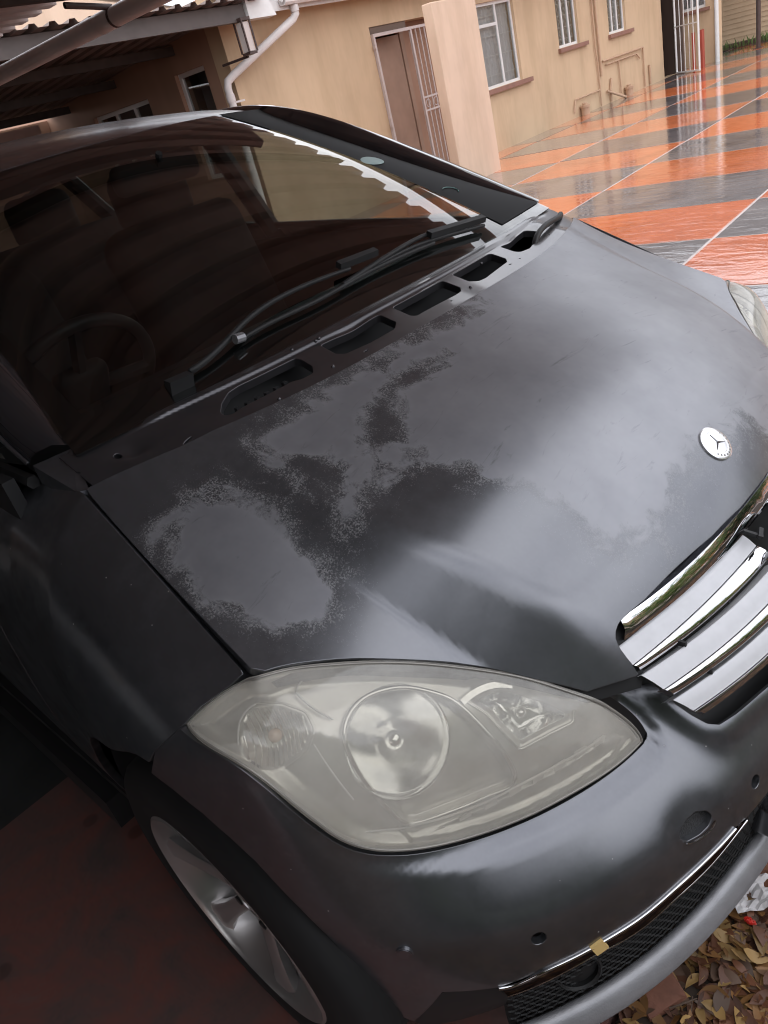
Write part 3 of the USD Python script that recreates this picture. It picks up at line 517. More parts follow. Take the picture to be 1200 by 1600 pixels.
po = thing('steel_post', 'thin dark steel post standing on the far orange slabs', 'post'); p0 = hp(22.35, 5.46, 0)
obj('post_tube', tube([p0, p0 + [0, 0, 3.2]], .055, 12), 'darksteel', po, smooth=True); obj('base_plate', frame_box(p0, EW, ED, EZ, (-.1, -.1, 0), (.1, .1, .012)), 'darksteel', po, smooth=False)
bed2 = thing('weeds', kind='stuff'); wl = []
for k in range(260):
    p = hp(24.35 + nrng.uniform(-.12, .1), nrng.uniform(1.5, 7.0), 0); h_ = nrng.uniform(.05, .28); a = nrng.uniform(0, 6.28); d_ = np.array([math.cos(a), math.sin(a), 0]); w_ = .03
    wl.append(trimesh.Trimesh(np.array([p, p + d_ * w_ + [0, 0, h_ * .6], p + d_ * .06 + [0, 0, h_], p - d_ * w_ * .2 + [0, 0, h_ * .55]]), [(0, 1, 2), (0, 2, 3)], process=False))
obj('weed_leaves', wl, 'green1', bed2, kind='stuff')

# ------------------------------------------------------------------ carports
def sheet(s0, s1, d0, z0, d1, z1, pitch=.205, hgt=.032, ax=EW, dx=ED, crowns=None):
    """trapezoidal roof sheet: ribs run along dx"""
    prof = []; s = s0
    while s < s1:
        prof += [(s, 0), (s + pitch * .52, 0), (s + pitch * .62, hgt), (s + pitch * .90, hgt)]; s += pitch
    prof = np.array(prof); n = len(prof)
    V = np.vstack([[ax * a + dx * d0 + EZ * (z0 + b) for a, b in prof], [ax * a + dx * d1 + EZ * (z1 + b) for a, b in prof]])
    V = np.vstack([V, V + [0, 0, .0012]]); F = []
    for i in range(n - 1):
        F += [(i, i + 1, n + i + 1), (i, n + i + 1, n + i)]; j = 2 * n; F += [(j + i, j + n + i + 1, j + i + 1), (j + i, j + n + i, j + n + i + 1)]
    for i in range(n - 1): F += [(i, 2 * n + i + 1, i + 1), (i, 2 * n + i, 2 * n + i + 1), (n + i, n + i + 1, 3 * n + i + 1), (n + i, 3 * n + i + 1, 3 * n + i)]
    return trimesh.Trimesh(V, F, process=False)
far = thing('far_carport', 'far carport with a ribbed metal roof on a steel beam beside the house end wall', 'carport')
for k, s0 in enumerate(np.arange(-7.0, 6.2, 1.23)): obj('roof_sheet', sheet(s0, min(s0 + 1.24, 6.02), 6.05, 2.60 + .0015 * (k % 2), 10.9, 2.30 + .0015 * (k % 2)), 'sheet_grey', far, smooth=False)
obj('front_beam', fbox(-7, 5.86, 6.20, 6.27, 2.425, 2.585), 'beam', far, smooth=False)
for d_ in (7.6, 9.0, 10.3): obj('purlin', fbox(-7, 5.86, d_ - .025, d_ + .025, 2.53 - (d_ - 6.05) * .062 - .05, 2.575 - (d_ - 6.05) * .062), 'timber', far, smooth=False)
for s in (-6.5, -2.3): obj('post', fbox(s - .05, s + .05, 6.19, 6.28, 0, 2.42), 'beam', far, smooth=False)
obj('end_cap', trimesh.Trimesh(np.array([hp(5.87, 6.16, 2.72), hp(6.18, 6.16, 2.72), hp(6.30, 6.16, 2.43), hp(5.87, 6.16, 2.43), hp(5.87, 6.3, 2.72), hp(6.18, 6.3, 2.72), hp(6.30, 6.3, 2.43), hp(5.87, 6.3, 2.43)]), [(0, 1, 2), (0, 2, 3), (4, 6, 5), (4, 7, 6), (0, 4, 5), (0, 5, 1), (1, 5, 6), (1, 6, 2), (2, 6, 7), (2, 7, 3), (3, 7, 4), (3, 4, 0)], process=False), 'white_paint', far, smooth=False)
bkw = thing('back_wall', 'shaded brown wall with a pinkish concrete band at the back of the far carport', 'wall')
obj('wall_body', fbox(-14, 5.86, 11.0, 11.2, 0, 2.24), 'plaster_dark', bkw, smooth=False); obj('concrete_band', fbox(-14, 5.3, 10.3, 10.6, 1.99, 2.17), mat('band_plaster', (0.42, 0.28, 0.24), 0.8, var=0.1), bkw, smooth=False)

near = thing('near_carport', 'carport of dark red ribbed roof sheets over the parked grey car', 'carport')
RX0, RX1, RY1, RZ = -9.0, CARF, 0, 0
ex, eyv = unit(-ED), unit(EW)
for k in range(9):
    s1 = SEDGE - k * .86; obj('roof_sheet', sheet2(s1 - .87, s1, k), 'sheet', near, smooth=False)
for k, d_ in enumerate(np.arange(-.85, 9, 2.3)):
    obj('purlin', fbox(SEDGE - 7.6, SEDGE - .10, d_ - .025, d_ + .025, RZ_ - .085, RZ_ - .012), 'timber', near, smooth=False)
for s in (SEDGE - 7.4,): 
    obj('side_beam', fbox(s - .03, s + .03, -.5, 9, RZ_ - .22, RZ_ - .09), 'timber', near, smooth=False)
sw_ = thing('carport_side_wall', 'unseen dark board wall added beside the near carport to darken reflections', 'wall'); obj('wall_body', fbox(-5.3, -5.1, .05, 11, 0, 2.36), 'timber', sw_, smooth=False)  # unseen wall added to keep the bright horizon out of fender reflections
for d_ in (1.5, 7.8): obj('post', fbox(SEDGE - 7.46, SEDGE - 7.36, d_ - .05, d_ + .05, 0, RZ_ - .2), 'timber', near, smooth=False)
# ------------------------------------------------------------------ the car
car = thing('parked_car', 'dark grey hatchback with a faded peeling hood and its wiper cover missing', 'car')
def sub(name, parent=None, label=None):
    return tag(UsdGeom.Xform.Define(stage, numbered(str((parent or car).GetPath()) + '/' + name)), label)
def sstep(t): t = np.clip(t, 0, 1); return t * t * t * (t * (6 * t - 15) + 10)

# body surfaces -------------------------------------------------------
def zgap(x): return np.where(x > -.015, 1.055 - .55 * (x + .015), 1.055 - .12 * (x + .015))
def ygap(x): return .689 + .03 * np.clip((x + .015) / .33, -.5, 1.5)
def flank(t):
    # an even slope with a soft shoulder at the top and a tighter fillet at the foot
    a, b = .13, .34; t = np.clip(t, 0, 1); k = 1 / (1 - a / 2 - b / 2)
    lo = k * t * t / (2 * a); mid = k * (t - a / 2); hi = 1 - k * (1 - t) ** 2 / (2 * b)
    return np.where(t < a, lo, np.where(t < 1 - b, mid, hi))
HC = [1.1747, -0.6961, 0.6816, -1.0358, -0.1438, -0.7521, 0.0258, -0.2725, 1.9626]
def crease(x): return 0.5207 + 0.1319 * x - 0.4956 * x * x
def H(x, y):
    y2 = y * y
    h = .004 + .070 * sstep((x - .02) / .60); w = .024 + .036 * np.clip(x / .6, 0, 1)
    z = HC[0] + HC[1] * x + HC[2] * x * x + HC[3] * x ** 3 + HC[4] * y2 + HC[5] * y2 * x + HC[6] * y2 * x * x + HC[7] * y2 * y2 + HC[8] * y2 * y2 * x
    z = z + h * flank((crease(x) - np.abs(y)) / (2 * w) + .5)
    fe = .668 - .40 * y2                                      # the nose of the hood rolls down to the grille
    return z - 2.6 * np.clip(x - fe + .075, 0, .2) ** 2
def hood_field(p): return np.where((np.abs(p[:, 1]) < .85) & (p[:, 0] > -.15) & (p[:, 0] < .78), p[:, 2] - H(p[:, 0], p[:, 1]), np.nan)

Gq = CubicSpline([-.4, -.1, -.03, 0, .012, .03, .07, .12, .2, .35, .5, .62, .75, .9], [-.5, -.12, -.035, 0, .018, .042, .083, .113, .140, .154, .154, .145, .118, .07])
def side_y(x, z): return ygap(x) + Gq(zgap(x) - z)
def fender_field(p): return np.where(p[:, 0] < .75, np.abs(p[:, 1]) - side_y(p[:, 0], p[:, 2]), np.nan)

plan_pts = np.array([(.766, 0), (.752, -.26), (.704, -.45), (.610, -.628), (.505, -.735), (.415, -.793), (.30, -.836), (.15, -.862), (0, -.872)])
plan_pts = np.vstack([plan_pts[::-1], plan_pts[1:] * [1, -1]])
_t = np.r_[0, np.cumsum(np.linalg.norm(np.diff(plan_pts, axis=0), axis=1))]; _t -= _t[len(_t) // 2]
plan = CubicSpline(_t, plan_pts); dplan = plan.derivative()
PS = np.linspace(_t[0], _t[-1], 4000); PP = plan(PS); PT = unit(dplan(PS)); PN = np.stack([PT[:, 1], -PT[:, 0]], 1)
if PN[2000, 0] < 0: PN = -PN
from scipy.spatial import cKDTree
PTREE = cKDTree(PP)
of_ = CubicSpline([.10, .20, .30, .36, .42, .455, .485, .52, .58, .64, .72, .80, .9], [-.13, -.07, -.02, -.006, 0.0, -.002, -.010, -.036, -.095, -.150, -.215, -.28, -.36])
os_ = CubicSpline([.10, .20, .30, .40, .48, .55, .62, .70, .78, .86, .95], [-.06, -.035, -.012, 0, .002, .002, -.001, -.007, -.020, -.046, -.09])
def bump_off(s, z):
    a = np.abs(s); t = sstep((a - .62) / .36)
    return of_(z) * (1 - t) + os_(z) * t
def S(uv):
    s, z = uv[:, 0], uv[:, 1]; p = plan(s); t = unit(dplan(s)); n = np.stack([t[:, 1], -t[:, 0]], 1)
    if n[np.argmin(np.abs(s)), 0] < 0 and True: n = -n
    q = p + bump_off(s, z)[:, None] * n; return np.column_stack([q, z])
_n0 = unit(dplan(np.array([0.0])))[0]; _flip = -1.0 if _n0[1] < 0 else 1.0
def S(uv):
    s, z = uv[:, 0], uv[:, 1]; p = plan(s); t = unit(dplan(s)); n = np.stack([t[:, 1], -t[:, 0]], 1) * _flip
    return np.column_stack([p + bump_off(s, z)[:, None] * n, z])
def sz(p):
    p = np.atleast_2d(p); _, i = PTREE.query(p[:, :2]); return np.column_stack([PS[i] + ((p[:, :2] - PP[i]) * PT[i]).sum(1), p[:, 2]])
def bumper_field(p):
    ok = (p[:, 2] > .05) & (p[:, 2] < .93) & (p[:, 0] > .02)
    _, i = PTREE.query(p[:, :2]); return np.where(ok, ((p[:, :2] - PP[i]) * PN[i]).sum(1) - bump_off(PS[i], np.clip(p[:, 2], .1, .93)), np.nan)
up = lambda p: np.broadcast_to([0.25, 0, 1.0], p.shape)
outr = lambda p: np.column_stack([np.clip(p[:, 0] - .1, 0.01, 1), p[:, 1], 0 * p[:, 0] + .1])
outy = lambda p: np.column_stack([0 * p[:, 0], np.sign(p[:, 1]), 0 * p[:, 0]])
Hlift = lambda uv: np.column_stack([uv, H(uv[:, 0], uv[:, 1])])

# hood ----------------------------------------------------------------
def rear_edge(y): return .165 - .324 * y * y - .117 * y ** 4
ys = np.linspace(0, -.685, 24); half = [np.column_stack([rear_edge(ys), ys])]
xs = np.linspace(rear_edge(.685) + .012, .325, 16); half.append(np.column_stack([xs, -(ygap(xs) - .003)]))
lamp_top = smooth_path(hits([(415, 1047), (453, 1037), (500, 1031), (537, 1028), (600, 1028), (670, 1031), (735, 1038), (812, 1054), (872, 1068), (917, 1080)], hood_field), 60)
nose = hits([(945, 1071), (975, 1062), (997, 1055), (990, 1042), (978, 1027), (967, 1012), (961, 997), (962, 985), (966, 974), (974, 964), (1007, 936), (1054, 888), (1112, 837), (1156, 793)], hood_field)
half += [lamp_top[:, :2], nose[:, :2]]
half = np.vstack(half); fy = half[-1]
fe_y = np.linspace(fy[1], 0, 8)[1:]; fa = fy[0] + .40 * fy[1] ** 2
half = np.vstack([half, np.column_stack([fa - .40 * fe_y ** 2, fe_y])])
hood_poly = Polygon(np.vstack([half, (half * [1, -1])[::-1][1:-1]])).buffer(0).buffer(.002, quad_segs=3).buffer(-.002, quad_segs=3)
hm, hn, huv = patch(hood_poly, Hlift, .0062, up, flange=.016, bstep=.004)
FADE = [[(300, 800), (330, 785), (368, 786), (420, 812), (448, 850), (490, 888), (522, 922), (510, 952), (460, 975), (400, 962), (335, 930), (292, 880), (278, 830)],
        [(470, 650), (540, 600), (620, 545), (700, 512), (770, 475), (840, 425), (895, 360), (960, 375), (1060, 425), (1140, 480), (1185, 545), (1195, 640), (1150, 650), (1095, 680), (1060, 730), (1035, 780), (1010, 815), (965, 838), (915, 815), (870, 775), (800, 745), (730, 728), (690, 712), (640, 715), (600, 745), (566, 775), (540, 796), (520, 760), (485, 735), (440, 725), (420, 690)],
        [(205, 840), (260, 790), (305, 765), (300, 800), (260, 850), (235, 880)]]
SPOT = [[(560, 640), (610, 575), (690, 540), (720, 560), (640, 620), (650, 690), (590, 720), (560, 690)], [(470, 720), (520, 690), (570, 730), (530, 745)]]
def to_plan(px): return Polygon(hits(px, hood_field)[:, :2]).buffer(0)
fade_p = [to_plan(f) for f in FADE]; spot_p = [to_plan(f) for f in SPOT]
def signed(poly, uv):
    p = shapely.points(uv[:, 0], uv[:, 1]); d = shapely.distance(poly.boundary, p); return np.where(shapely.contains_xy(poly, uv[:, 0], uv[:, 1]), d, -d)
fade = np.max([signed(fade_p[0], huv) / .030 * .5, signed(fade_p[1], huv) / .060 * .5, signed(fade_p[2], huv) / .05 * .5 - .12, signed(fade_p[1].union(fade_p[0]).buffer(.03), huv) / .06 * .25 - .10], axis=0)

left_ = np.clip((huv[:, 1] + .05) / .3, 0, 1)                  # the far half has lost its clear coat nearly everywhere
fade = np.where(left_ > 0, np.maximum(fade, (left_ * .5) - 1.2 * np.clip(huv[:, 0] - .46, 0, 1) - .1), fade)
fade = np.clip(.5 + fade, 0, .74)
for sp in spot_p: fade = fade - .34 * np.clip(.5 + signed(sp, huv) / .06, 0, 1) * np.where(huv[:, 1] > .1, .6, 1)
obj('hood', hm, 'hood', car, normals=hn, primvars={'fade': fade}, label='dark grey hood with chalky patches where the clear coat has peeled')
inner = Polygon(np.vstack([half * [.985, .98], ((half * [.985, -.98]))[::-1][1:-1]])).buffer(.012)
im, inn, _ = patch(inner, lambda uv: Hlift(uv) - [0, 0, .022], .03, up, flange=.03)
obj('hood_frame', im, 'black', car, normals=inn)

# fenders -------------------------------------------------------------
HUB = np.array([.133, -.80, .347]); TYRE_R, ARCH_R = .306, .378
xs = np.linspace(-.015, .318, 16)
lampL = hits([(383, 1049), (359, 1070), (312, 1105), (283, 1136)], fender_field)
seam = hits([(277, 1140), (258, 1157), (240, 1174)], fender_field)
arch_a = np.linspace(math.radians(58), math.radians(180), 28)
arch = np.column_stack([HUB[0] + ARCH_R * np.cos(arch_a), HUB[2] + ARCH_R * np.sin(arch_a)])
arch[:, 1] += .045 * sstep((arch[:, 0] - .02) / .19)
arch = arch[arch[:, 0] < seam[-1, 0] - .002]
fpoly = Polygon(np.vstack([np.column_stack([xs, zgap(xs) - .003]), lampL[:, [0, 2]], seam[:, [0, 2]], arch, [(HUB[0] - ARCH_R - .005, .25), (-.335, .25), (-.335, .60), (-.315, .85), (-.26, 1.0), (-.16, 1.055), (-.06, 1.055)]])).buffer(0)
fl = lambda uv: np.column_stack([uv[:, 0], -side_y(uv[:, 0], uv[:, 1]), uv[:, 1]])
fm, fn, _ = patch(fpoly, fl, .014, outy, flange=.014, bstep=.006)
obj('fender', fm, 'paint', car, normals=fn)
m2, n2 = mirror(fm, fn); obj('fender', m2, 'paint', car, normals=n2)
dpoly = Polygon([(-.342, .24), (-.342, .60), (-.322, .85), (-.268, 1.0), (-.17, 1.058), (-.5, 1.075), (-.85, 1.10), (-1.22, 1.12), (-1.24, .7), (-1.22, .24)])
rpoly = Polygon([(-1.25, .7), (-1.228, 1.12), (-1.7, 1.16), (-2.1, 1.18), (-2.16, .9), (-2.12, .62), (-2.0, .24), (-1.228, .24)])
dm, dn, _ = patch(dpoly, fl, .03, outy, flange=.02, bstep=.012); rm, rn, _ = patch(rpoly, fl, .03, outy, flange=.02, bstep=.012)
for nm, (m_, n_) in (('front_door', (dm, dn)), ('rear_door', (rm, rn))):
    d_ = sub(nm); obj('door_panel', m_, 'paint', d_, normals=n_); d2 = sub(nm); a, b = mirror(m_, n_); obj('door_panel', a, 'paint', d2, normals=b)
    for dd, sg in ((d_, -1), (d2, 1)):
        x0 = -1.12 if nm == 'front_door' else -1.98
        obj('handle', tube(smooth_path([(x0 - .07, sg * .856, .93), (x0 - .04, sg * .885, .935), (x0 + .06, sg * .885, .935), (x0 + .09, sg * .856, .93)], 14), .012, 8), 'paint', dd)
qpoly = Polygon([(-2.14, .24), (-2.02, .245), (-2.13, .62), (-2.175, .9), (-2.11, 1.18), (-2.9, 1.15), (-2.98, .6), (-2.92, .28), (-2.81, .28)]).difference(Point(HUB[0] - 2.568, .347).buffer(ARCH_R))
qpoly = max(getattr(qpoly, 'geoms', [qpoly]), key=lambda g: g.area)
qm, qn, _ = patch(qpoly, fl, .03, outy, flange=.02, bstep=.012)
obj('quarter_panel', qm, 'paint', car, normals=qn); a, b = mirror(qm, qn); obj('quarter_panel', a, 'paint', car, normals=b)
obj('tailgate', box(-2.985, -2.95, -.80, .80, .45, 1.16), 'paint', car)
obj('rear_bumper', rounded(.16, 1.66, .36, .06, (-2.97, 0, .42)), 'paint', car)
obj('underbody', [box(-2.9, .40, -.60, .60, .20, .27), box(-2.1, -.36, -.83, .83, .22, .30), box(.40, .62, -.5, .5, .2, .5)], 'black', car)
for sg in (-1, 1):                                             # wheel housings
    for x0 in (HUB[0], HUB[0] - 2.568):
        a = np.linspace(-.25, math.pi + .25, 24); p = np.column_stack([x0 + .375 * np.cos(a), 0 * a, .347 + .375 * np.sin(a)])
        V = np.vstack([p * [1, 0, 1] + np.column_stack([0 * a, sg * np.minimum(np.where(x0 > -1, .80 - 1.15 * np.clip(p[:, 0] - x0 - .12, 0, 1), .82), .82), 0 * a]), p + [0, sg * .50, 0]]); n = len(p); F = [(i, i + 1, n + i + 1) for i in range(n - 1)] + [(i, n + i + 1, n + i) for i in range(n - 1)]
        obj('wheel_housing', trimesh.Trimesh(V, F, process=False), 'black', car, smooth=True)
        obj('wheel_housing', box(x0 - .36, x0 + .36, sg * .50, sg * .51, .12, .70), 'black', car)

def strip_(curves):
    n = len(curves[0]); V = np.vstack(curves); F = []
    for r in range(len(curves) - 1):
        for i in range(n - 1):
            a, b = r * n + i, r * n + i + 1; F += [(a, b, b + n), (a, b + n, a + n)]
    m = trimesh.Trimesh(V, F, process=False)
    if m.face_normals.mean(0)[0] < 0: m.invert()
    return m
def revolve_(prof, c_, n_, a1, a2, k=40):
    th = np.linspace(0, 2 * np.pi, k, endpoint=False); m_ = len(prof); F = []
    V = np.array([c_ + r_ * (math.cos(t) * a1 + math.sin(t) * a2) + h_ * n_ for t in th for r_, h_ in prof])
    for i in range(k):
        for j in range(m_ - 1): a, b = i * m_ + j, ((i + 1) % k) * m_ + j; F += [(a, b + 1, b), (a, a + 1, b + 1)]
    m = trimesh.Trimesh(V, F, process=False)
    if (m.face_normals @ n_).sum() < 0: m.invert()
    return m
def grid_xy(f, na, nb):
    A, B_ = np.meshgrid(np.linspace(0, 1, na), np.linspace(0, 1, nb)); V = f(A.ravel(), B_.ravel()); F = []
    for j in range(nb - 1):
        for i in range(na - 1): a = j * na + i; F += [(a, a + 1, a + na + 1), (a, a + na + 1, a + na)]
    m = trimesh.Trimesh(V, F, process=False)
    if m.face_normals.mean(0)[2] < 0: m.invert()
    return m
# front bumper --------------------------------------------------------
lamp_bot_px = [(283, 1142), (321, 1169), (375, 1202), (407, 1224), (457, 1266), (502, 1301), (530, 1319), (565, 1333), (600, 1339), (640, 1339), (703, 1328), (767, 1309), (830, 1284), (893, 1252), (957, 1211), (1013, 1164)]
lamp_bot = smooth_path(sz(hits([(u, v + (5 if 400 < u < 1000 else 2)) for u, v in lamp_bot_px], bumper_field)), 120)
seam_b = sz(hits([(280, 1141), (260, 1159), (243, 1175)], bumper_field))
arch_b = sz(hits([(237, 1208), (270, 1233), (317, 1271), (360, 1309), (400, 1346), (467, 1417), (525, 1475), (583, 1546), (612, 1580)], bumper_field))
low_b = sz(hits([(690, 1550), (778, 1543), (840, 1520), (900, 1492), (950, 1464), (1000, 1432), (1050, 1390), (1100, 1344), (1150, 1292), (1170, 1274)], bumper_field))
neck = sz(hits([(1019, 1150), (1000, 1128), (975, 1108), (945, 1090), (955, 1083), (985, 1070), (1003, 1060)], bumper_field))
grille_px = [(1016, 1072), (1036, 1090), (1060, 1107), (1085, 1121), (1104, 1123), (1130, 1107), (1165, 1078), (1200, 1048)]
grille_e = sz(hits(grille_px, bumper_field))
ge = grille_e[-1]
half_b = np.vstack([[(0.0, ge[1] - .004)], grille_e[::-1], neck[::-1], lamp_bot[::-1], seam_b, arch_b, [(arch_b[-1, 0] + .02, arch_b[-1, 1] - .05)], low_b, [(0.0, low_b[-1, 1])]])
half_b[:, 0] = np.minimum(half_b[:, 0], 0)
bp = Polygon(half_b).buffer(0)
bp = max(getattr(bp, 'geoms', [bp]), key=lambda g: g.area).union(Polygon(half_b * [-1, 1]).buffer(0)).buffer(.002).buffer(-.002)
bp = max(getattr(bp, 'geoms', [bp]), key=lambda g: g.area)
holes = []
def surf_hole(u, v, r, mirror_too=True):
    p = sz(hit(u, v, bumper_field))[0]; holes.append(p); return Point(*p).buffer(r, quad_segs=8)
cut = [surf_hole(842, 1467, .0115), surf_hole(1181, 1222, .0115)]
tow = sz(hits([(1063, 1302), (1075, 1283), (1090, 1270), (1108, 1268), (1118, 1276), (1112, 1294), (1098, 1308), (1078, 1319), (1066, 1316)], bumper_field)); tow_p = round_poly(Polygon(tow), .006)
for c_ in cut + [tow_p]: bp = bp.difference(c_)
for c_ in cut: bp = bp.difference(shapely.affinity.scale(c_, -1, 1, origin=(0, 0)))
bar_p = Polygon(np.vstack([grille_e, (grille_e * [-1, 1])[::-1]])) if len(grille_e) > 3 else None
glow = LineString(smooth_path(np.vstack([grille_e, (grille_e[::-1] * [-1, 1])]), 160))
trim_line = LineString(np.vstack([neck[:3], lamp_bot[::-1]]))
def Sb(uv):                                                    # raised rim round the grille, soft gutter under the lamp
    p = S(uv); pts_ = shapely.points(uv[:, 0], uv[:, 1])
    t = unit(dplan(uv[:, 0])); n = np.column_stack([np.stack([t[:, 1], -t[:, 0]], 1) * _flip, 0 * uv[:, 0]])
    d = shapely.distance(glow, pts_); rim = .020 * np.exp(-(d / .026) ** 2)
    d2 = shapely.distance(trim_line, pts_); gut = -.007 * (1 - sstep(d2 / .024)) * (1 - .8 * sstep((np.abs(uv[:, 0]) - .78) / .14))
    d3 = shapely.distance(tow_p, pts_); dim = -.004 * np.exp(-(d3 / .02) ** 2)
    return p + (rim + gut + dim)[:, None] * n
bm, bn, _ = patch(bp, Sb, .0075, outr, flange=.012, bstep=.003)
bumper = sub('front_bumper')
obj('bumper_skin', bm, 'paint', bumper, normals=bn)
def Soff(uv, off):
    t = unit(dplan(uv[:, 0])); n = np.column_stack([np.stack([t[:, 1], -t[:, 0]], 1) * _flip, 0 * uv[:, 0]]); return S(uv) + off * n
for k, (p, sg) in enumerate([(holes[0], 1), (holes[1], 1), (holes[0], -1), (holes[1], -1)]):
    q = np.array([[p[0] * sg, p[1]]]); o = Soff(q, -.016)[0]; n = unit(Soff(q, 0)[0] - o)
    obj('sensor_socket', cyl(o - n * .008, o + n * .001, .0135, 20), 'black', bumper)
q = sz(hit(632, 1488, bumper_field)); o = Soff(q, 0)[0]; n = unit(o - Soff(q, -.01)[0])
obj('parking_sensor', [cyl(o - n * .004, o + n * .0025, .0115, 24), cyl(o + n * .0024, o + n * .0034, .0095, 24)], 'paint', bumper)
tm, tn, _ = patch(tow_p.buffer(.004), lambda uv: Soff(uv, -.014), .006, outr, flange=.004)
obj('tow_eye_socket', tm, mat('rough_black', (0.02, 0.02, 0.021), 0.45, bump=1.0, bscale=350), bumper, normals=tn)
tp = Soff(np.array(tow_p.exterior.coords), .0008); k_ = np.argsort(tp[:, 2]); 
low_arc = sz(hits([(1074, 1319), (1086, 1316), (1099, 1308), (1112, 1296), (1119, 1283)], bumper_field))
obj('tow_eye_rim', tube(smooth_path(Soff(low_arc, -.001), 14), .0016, 6), 'chrome_worn', bumper)
# backing behind every gap in the nose
back = Polygon([(-.82, .24), (-.86, .66), (-.6, .70), (-.42, .69), (.42, .69), (.6, .70), (.86, .66), (.82, .24)])
km, kn, _ = patch(back, lambda uv: Soff(uv, -.055), .03, outr, flange=.02)
obj('nose_frame', km, 'black', bumper, normals=kn)

# chrome moulding under the bumper and the lower grille
m_top = sz(hits([(779, 1543), (810, 1535), (840, 1521), (900, 1493), (950, 1465), (1000, 1433), (1050, 1391), (1100, 1345), (1148, 1294)], bumper_field))
m_low = sz(hits([(793, 1554), (820, 1545), (852, 1531), (932, 1489), (995, 1453), (1046, 1410), (1105, 1355), (1140, 1314), (1166, 1281)], bumper_field))
tp_, lp_ = smooth_path(m_top, 60), smooth_path(m_low, 60); mould = (m_top + m_low) / 2; mould = smooth_path(mould, 30)
fm_ = strip_([Soff(tp_ + [0, .002], -.006), Soff(tp_, .002), Soff(tp_ * .75 + lp_ * .25, .0005), Soff((tp_ + lp_) / 2, -.0005), Soff(lp_ * .8 + tp_ * .2, .001), Soff(lp_, .003), Soff(lp_ - [0, .003], -.012)])
tr_, lr_ = tube(Soff(tp_, .0015), .0026, 8), tube(Soff(lp_, .0012), .0021, 8)
for m_ in (fm_, mirror(fm_)): obj('moulding_face', m_, mat('moulding_dark', (0.10, 0.085, 0.09), 0.10, 1.0) if 'moulding_dark' not in M else M['moulding_dark'], bumper, smooth=50)
for m_ in (tr_, mirror(tr_)): obj('chrome_moulding', m_, 'chrome', bumper, smooth=True)
for m_ in (lr_, mirror(lr_)): obj('lower_bead', m_, 'chrome_worn', bumper, smooth=True)
tq = sz(hits([(926, 1483), (944, 1470)], bumper_field)); tpth = Soff(np.linspace(tq[0], tq[1], 5), -.0015)
tpn = np.column_stack([PN[PTREE.query(tpth[:, :2])[1]], np.full(5, .25)])
obj('tape_piece', sweep(tpth, [(-.012, .003), (-.010, .0078), (.009, .0068), (.0115, .002), (.0115, .0), (-.012, .0)], tpn), 'tape', bumper, label='yellow tape round the chrome moulding')
sp_, sn_, _ = patch(Polygon([(-.905, .30), (-.80, .371), (-.735, .361), (-.715, .30), (-.72, .20), (-.87, .20)]), lambda uv: Soff(uv, -.003), .012, outr, flange=.01)
for m_ in ((sp_, sn_), mirror(sp_, sn_)): obj('bumper_corner', m_[0], 'black', bumper, normals=m_[1])
fo = at(912, 1532, 2, .315) + np.array([-.018, .012, -.012]); fnm = unit(np.array([.75, -.62, .15]))
fog = sub('fog_lamp', bumper)
fe1 = unit(np.cross([0, 0, 1], fnm)); fe2 = np.cross(fnm, fe1)
obj('fog_ring', revolve_([(.034, -.012), (.036, .002), (.033, .005), (.030, .002)], fo, fnm, fe1, fe2), 'black', fog, smooth=50)
obj('fog_glass', revolve_([(.0, .001), (.018, .0), (.030, -.005)], fo, fnm, fe1, fe2), 'black', fog, smooth=True)
# lip spoiler
lip_px = [(850, 1612), (905, 1588), (985, 1542), (1040, 1497), (1075, 1462), (1127, 1402), (1165, 1357), (1198, 1318)]
lipc = np.array([at(u, v, 2, .225) for u, v in lip_px])
lipx = np.polyfit(lipc[:, 1] ** 2, lipc[:, 0], 2)
ly = np.linspace(lipc[0, 1] - .03, 0, 40); lpath = np.column_stack([np.polyval(lipx, ly ** 2), ly, .225 + 0 * ly])
lpath = np.vstack([lpath, (lpath * [1, -1, 1])[::-1][1:]])
lprof = [(-.016, -.014), (-.022, .0), (-.020, .007), (-.010, .012), (.006, .012), (.018, .007), (.025, -.004), (.026, -.026), (.014, -.034)]
lt = unit(np.gradient(lpath, axis=0)); lno = np.column_stack([np.stack([lt[:, 1], -lt[:, 0]], 1) * 1.0, 0 * ly[0] + np.full(len(lt), .75)])
if lno[40, 0] < 0: lno[:, :2] *= -1
obj('lip_spoiler', sweep(lpath, lprof, lno), 'lip', bumper, smooth=60, label='lighter grey lip spoiler along the bottom of the bumper')
# lower grille: black honeycomb between the moulding and the lip
gt_ = np.vstack([lp_, np.column_stack([np.linspace(lp_[-1, 0], 0, 14)[1:], np.full(13, lp_[-1, 1])])]); gt3 = Soff(gt_, -.004)
gk = np.r_[0, np.cumsum(np.linalg.norm(np.diff(gt3, axis=0), axis=1))]; gk /= gk[-1]
hl = lpath[:40]; hk = np.r_[0, np.cumsum(np.linalg.norm(np.diff(hl, axis=0), axis=1))]; hk /= hk[-1]
def low_grille(uv, off=0.0):
    u, v = uv[:, 0:1], uv[:, 1:2]
    A = np.column_stack([np.interp(u[:, 0], gk, gt3[:, k]) for k in range(3)]); B_ = np.column_stack([np.interp(u[:, 0], hk, hl[:, k]) for k in range(3)]) + [-.014, .004, -.008]
    return A * (1 - v) + B_ * v + np.array([-.6, .25, -.76]) * (off + .016 * np.sin(np.pi * v))
gf_ = grid_xy(lambda u, v: low_grille(np.column_stack([u, v]), .024), 60, 12)
obj('lower_grille_frame', [gf_, mirror(gf_)], 'black', bumper, smooth=True)
mesh_parts = []
